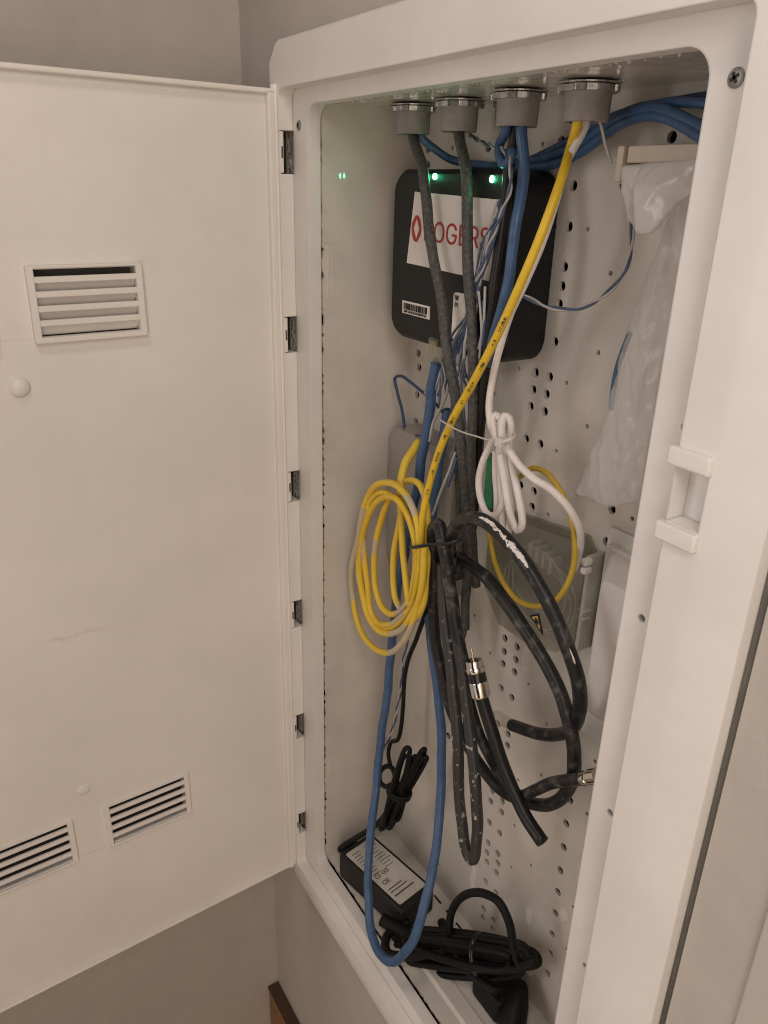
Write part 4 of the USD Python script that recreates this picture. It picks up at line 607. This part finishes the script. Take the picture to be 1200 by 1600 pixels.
# ties
p,r_=cable('white_tie'); t=thing('cable_tie','white cable tie with a long tail across the yellow cable','cable tie',p[-1])
part(t,'tail',tube(p,r_,8,.003,flat=.45),'tie_white',60); p,r_=cable('white_tie_ring'); part(t,'loop',tube(p,r_,8,.003,closed=True),'tie_white',60)
a=V(*DATA['white_tie']['p'][-1]); part(t,'tie_head',T(rbox(a[0]-.003,a[0]+.003,a[1]-.003,a[1]+.002,a[2]-.003,a[2]+.003,.0006)),'tie_white')
p,r_=cable('black_tie'); single('cable_tie',tube(p,r_,8,.003,flat=.6),'black','black cable tie gathering the yellow coil',"cable tie",smooth=60)
# twisted pairs and loose wires
def pair(k,label,n=42,rr=.0008):
    p,r_=cable(k); t=thing('twisted_pair',label,'wire',p[0])
    part(t,'blue_wire',tube(helix(p,rr,n,0),rr,7,raw=True),'wire_blue',80); part(t,'white_wire',tube(helix(p,rr,n,math.pi),rr,7,raw=True),'wire_white',80)
pair('pair_mid','twisted blue and white wire pair hanging from the second fitting past the modem')
pair('pair_low','twisted blue and white wire pair hanging below the yellow coil',34)
pair('pair_right','twisted blue and white wire pair curving from the yellow cable up to the bracket',30)
cab1('thin_wire','thin_a','wire_navy','thin navy wire with a sharp kink above the beige grey box','wire',wob=0,sides=8)
cab1('thin_wire','thin_b','wire_navy','short navy wire tip on the top edge of the beige grey box','wire',wob=0,sides=8)
cab1('thin_wire','white_wire','wire_white','thin white wire from the rightmost fitting to the beige bracket','wire',wob=0,sides=8)
cab1('network_cable','bag_wire','blue_jacket','piece of blue cable bulging beside the plastic bag','network cable',wob=0)
fan=thing('stripped_cable','frayed bunch of blue and white wires hanging between the black coax cables','wires',DATA['fan'][0]['p'][0])
CM={'b':'wire_blue','w':'wire_white','g':'wire_grey'}
for l in DATA['fan']: part(fan,'wire',tube(l['p'],l['r'],7,.003),CM[l['c']],80)
# ------------------------------------------------------------------ power adapter and its cord
PA=thing('power_adapter','black power adapter brick with a printed label and bundled cords on the cabinet floor','power adapter',(.06,.035,-.7318))
q=[V(*x) for x in DATA['brick']]; ex=nrm((q[2]-q[1])+(q[3]-q[0])); ex[2]=0; ex=nrm(ex); ey=V(-ex[1],ex[0],0); ce=sum(q)/4
Lx=(np.linalg.norm(q[2]-q[1])+np.linalg.norm(q[3]-q[0]))/2; Ly=(np.linalg.norm(q[0]-q[1])+np.linalg.norm(q[3]-q[2]))/2
o=V(ce[0],ce[1],-.698)
part(PA,'adapter_body',place(T(rbox(-Lx/2-.006,Lx/2+.008,-Ly/2-.004,Ly/2+.004,-.0312,-.0001,.0028)),o,ex,ey,(0,0,1)),'brick_black')
lb=part(PA,'rating_label',place(T(mext(rrect(-Lx/2,Lx/2,-Ly/2,Ly/2,.002),0,.0003)),o,ex,(0,0,1),ey),'label_paper',0)
tx=[];rl=random.Random(8)
def lt(s,h,x,y,w=None,bold=False): tx.append(text(s,h,o+ex*x+ey*y+V(0,0,.00025),ex,ey,w,.0002,bold))
# the label reads across the brick: lines of fine print, approval marks and CE
for k in range(9):
    xx=-Lx/2+.006+k*.0042
    for part_ in range(2):
        y0=-Ly/2+.004+part_*Ly*.46; w=rl.uniform(.008,.015)
        tx.append(place(bx(-.0004,.0004,0,w,0,.0002),o+ex*xx+ey*y0+V(0,0,.00025),ex,ey,(0,0,1)))
lex,ley=ey*-1,ex     # text on the label reads towards the back panel side
def lt2(s,h,x,y,w=None,bold=True): tx.append(text(s,h,o+ex*x+ey*y+V(0,0,.00025),ex*0+ey,-ex,w,.0002,bold))
lt2('CE',.0050,.0085+.006,-Ly/2+.004); lt2('GS',.0046,.004,-Ly/2+.012)
rg=sg.Point(0,0).buffer(.0032).difference(sg.Point(0,0).buffer(.0024)).union(sg.Point(0,0).buffer(.0008)); g=cat_(*[trimesh.creation.extrude_polygon(h_,.0002,engine='earcut') for h_ in rg.geoms]); tx.append(place(g,o+ex*.0015+ey*(-Ly/2+.0065)+V(0,0,.00025),ex,ey,(0,0,1)))
for xx,w,th in ((Lx/2-.020,.018,.0012),(Lx/2-.016,.022,.0012),(Lx/2-.0105,.026,.0016)):
    tx.append(place(bx(-th/2,th/2,0,w,0,.0002),o+ex*xx+ey*(-Ly/2+.003)+V(0,0,.00025),ex,ey,(0,0,1)))
part(lb,'printed_marks',cat_(*tx),'ink_dark',0)
# DC cord: bundle of turns plus the loose runs
a,b=[V(*x) for x in DATA['dcb']]; dx=nrm(b-a); per=nrm(np.cross(dx,V(.75,-.6,.1))); dep_=np.cross(dx,per)
def stadium(a,b,w,off,tw,n=28,bulge=1.0):
    d=b-a; L=np.linalg.norm(d); d=d/L; out=[]
    for k in range(n):
        t_=k/n*2*np.pi; u=.5-.5*math.cos(t_); s_=math.sin(t_); wid=w*(abs(s_)**.6)*(1 if s_>0 else -1)
        out.append(a+d*L*u+per*wid*math.cos(tw)+dep_*wid*math.sin(tw)+off)
    return np.array(out)
rg_=random.Random(12)
for k in range(6):
    off=per*rg_.uniform(-.005,.005)+dep_*rg_.uniform(-.005,.005); fan_=per*(k-2.5)*.0042
    q_=stadium(a+dx*rg_.uniform(-.010,.016)+fan_,b-dx*rg_.uniform(-.012,.010)-fan_*.25,rg_.uniform(.0035,.0060),off,rg_.uniform(-.9,.9)); part(PA,'cord_turn',tube(q_+np.array([rg_.uniform(-.0006,.0006) for _ in range(3)]),.0022,10,.003,closed=True),'cord_black',80)
mid=a+(b-a)*.55
part(PA,'cord_wrap',cat_(*[tube([mid+dx*(.004*k)+per*.0105*math.cos(t_)+dep_*.0080*math.sin(t_) for t_ in np.linspace(0,2*np.pi,14,endpoint=False)],.0020,8,.003,closed=True) for k in range(-1,1)]),'cord_black',80)
for k in ('dc_hang','dc_ring','dc_tail'):
    p,r_=cable(k); part(PA,'cord',tube(p,r_,10,.003),'cord_black',80)
e0=o-ex*(Lx/2+.006)+ey*.004+V(0,0,-.006); p=DATA['dc_tail']['p'][-1]
part(PA,'strain_relief',tube([V(*p),(V(*p)+e0)/2+V(0,0,.001),e0],.0042,10,.003),'cord_black',80)
# AC power cord: long bundle on the floor, an arc, a plug
AC=PA
a,b=[V(*x) for x in DATA['acbundle']]; dx=nrm(b-a); per=nrm(np.cross(dx,V(.55,-.6,.55))); dep_=np.cross(dx,per)
for k in range(11):
    off=per*rg_.uniform(-.010,.010)+dep_*rg_.uniform(-.006,.006); sk=per*rg_.uniform(-.007,.007)+dep_*rg_.uniform(-.004,.004)
    part(AC,'mains_cord_turn',tube(stadium(a+dx*rg_.uniform(-.010,.020)+sk,b-dx*rg_.uniform(-.008,.022)-sk,rg_.uniform(.005,.015),off,rg_.uniform(-.9,.9)),.0034,10,.003,closed=True,wob=.03,seed=k),'cord_black',80)
for f_,tl in ((.66,.15),):
    mid=a+(b-a)*f_
    part(AC,'mains_cord_tie',tube([mid+dx*tl*.02*math.sin(t_)+per*.0185*math.cos(t_)+dep_*.0125*math.sin(t_) for t_ in np.linspace(0,2*np.pi,16,endpoint=False)],.0013,8,.003,closed=True,flat=1.8),'black_gloss',80)
p,r_=cable('ac_arc'); part(AC,'mains_cord',tube(p,r_,12,.003),'cord_black',80)
p=[V(*x) for x in DATA['ac_left']]; part(AC,'mains_cord',tube(p,.0042,10,.003),'cord_black',80)
a,b=[V(*x) for x in DATA['lprong']]; part(AC,'mains_socket_end',tube([a,(a+b)/2,b,b+nrm(b-a)*.03],.0062,12,.003),'cord_black',80)
a,b=[V(*x) for x in DATA['plug']]; d=nrm(b-a)
pb=m3.Manifold.batch_hull([m3.Manifold.sphere(.0085,16).translate(tuple(a+d*.004)),m3.Manifold.sphere(.0115,16).translate(tuple(a+d*.016)),m3.Manifold.sphere(.0125,16).translate(tuple(a+d*.030))])
part(AC,'mains_plug',T(pb),'cord_black',50)
part(AC,'mains_plug_block',T(rbox(.205,.243,.052,.083,-.7300,-.7020,.005)),'cord_black')
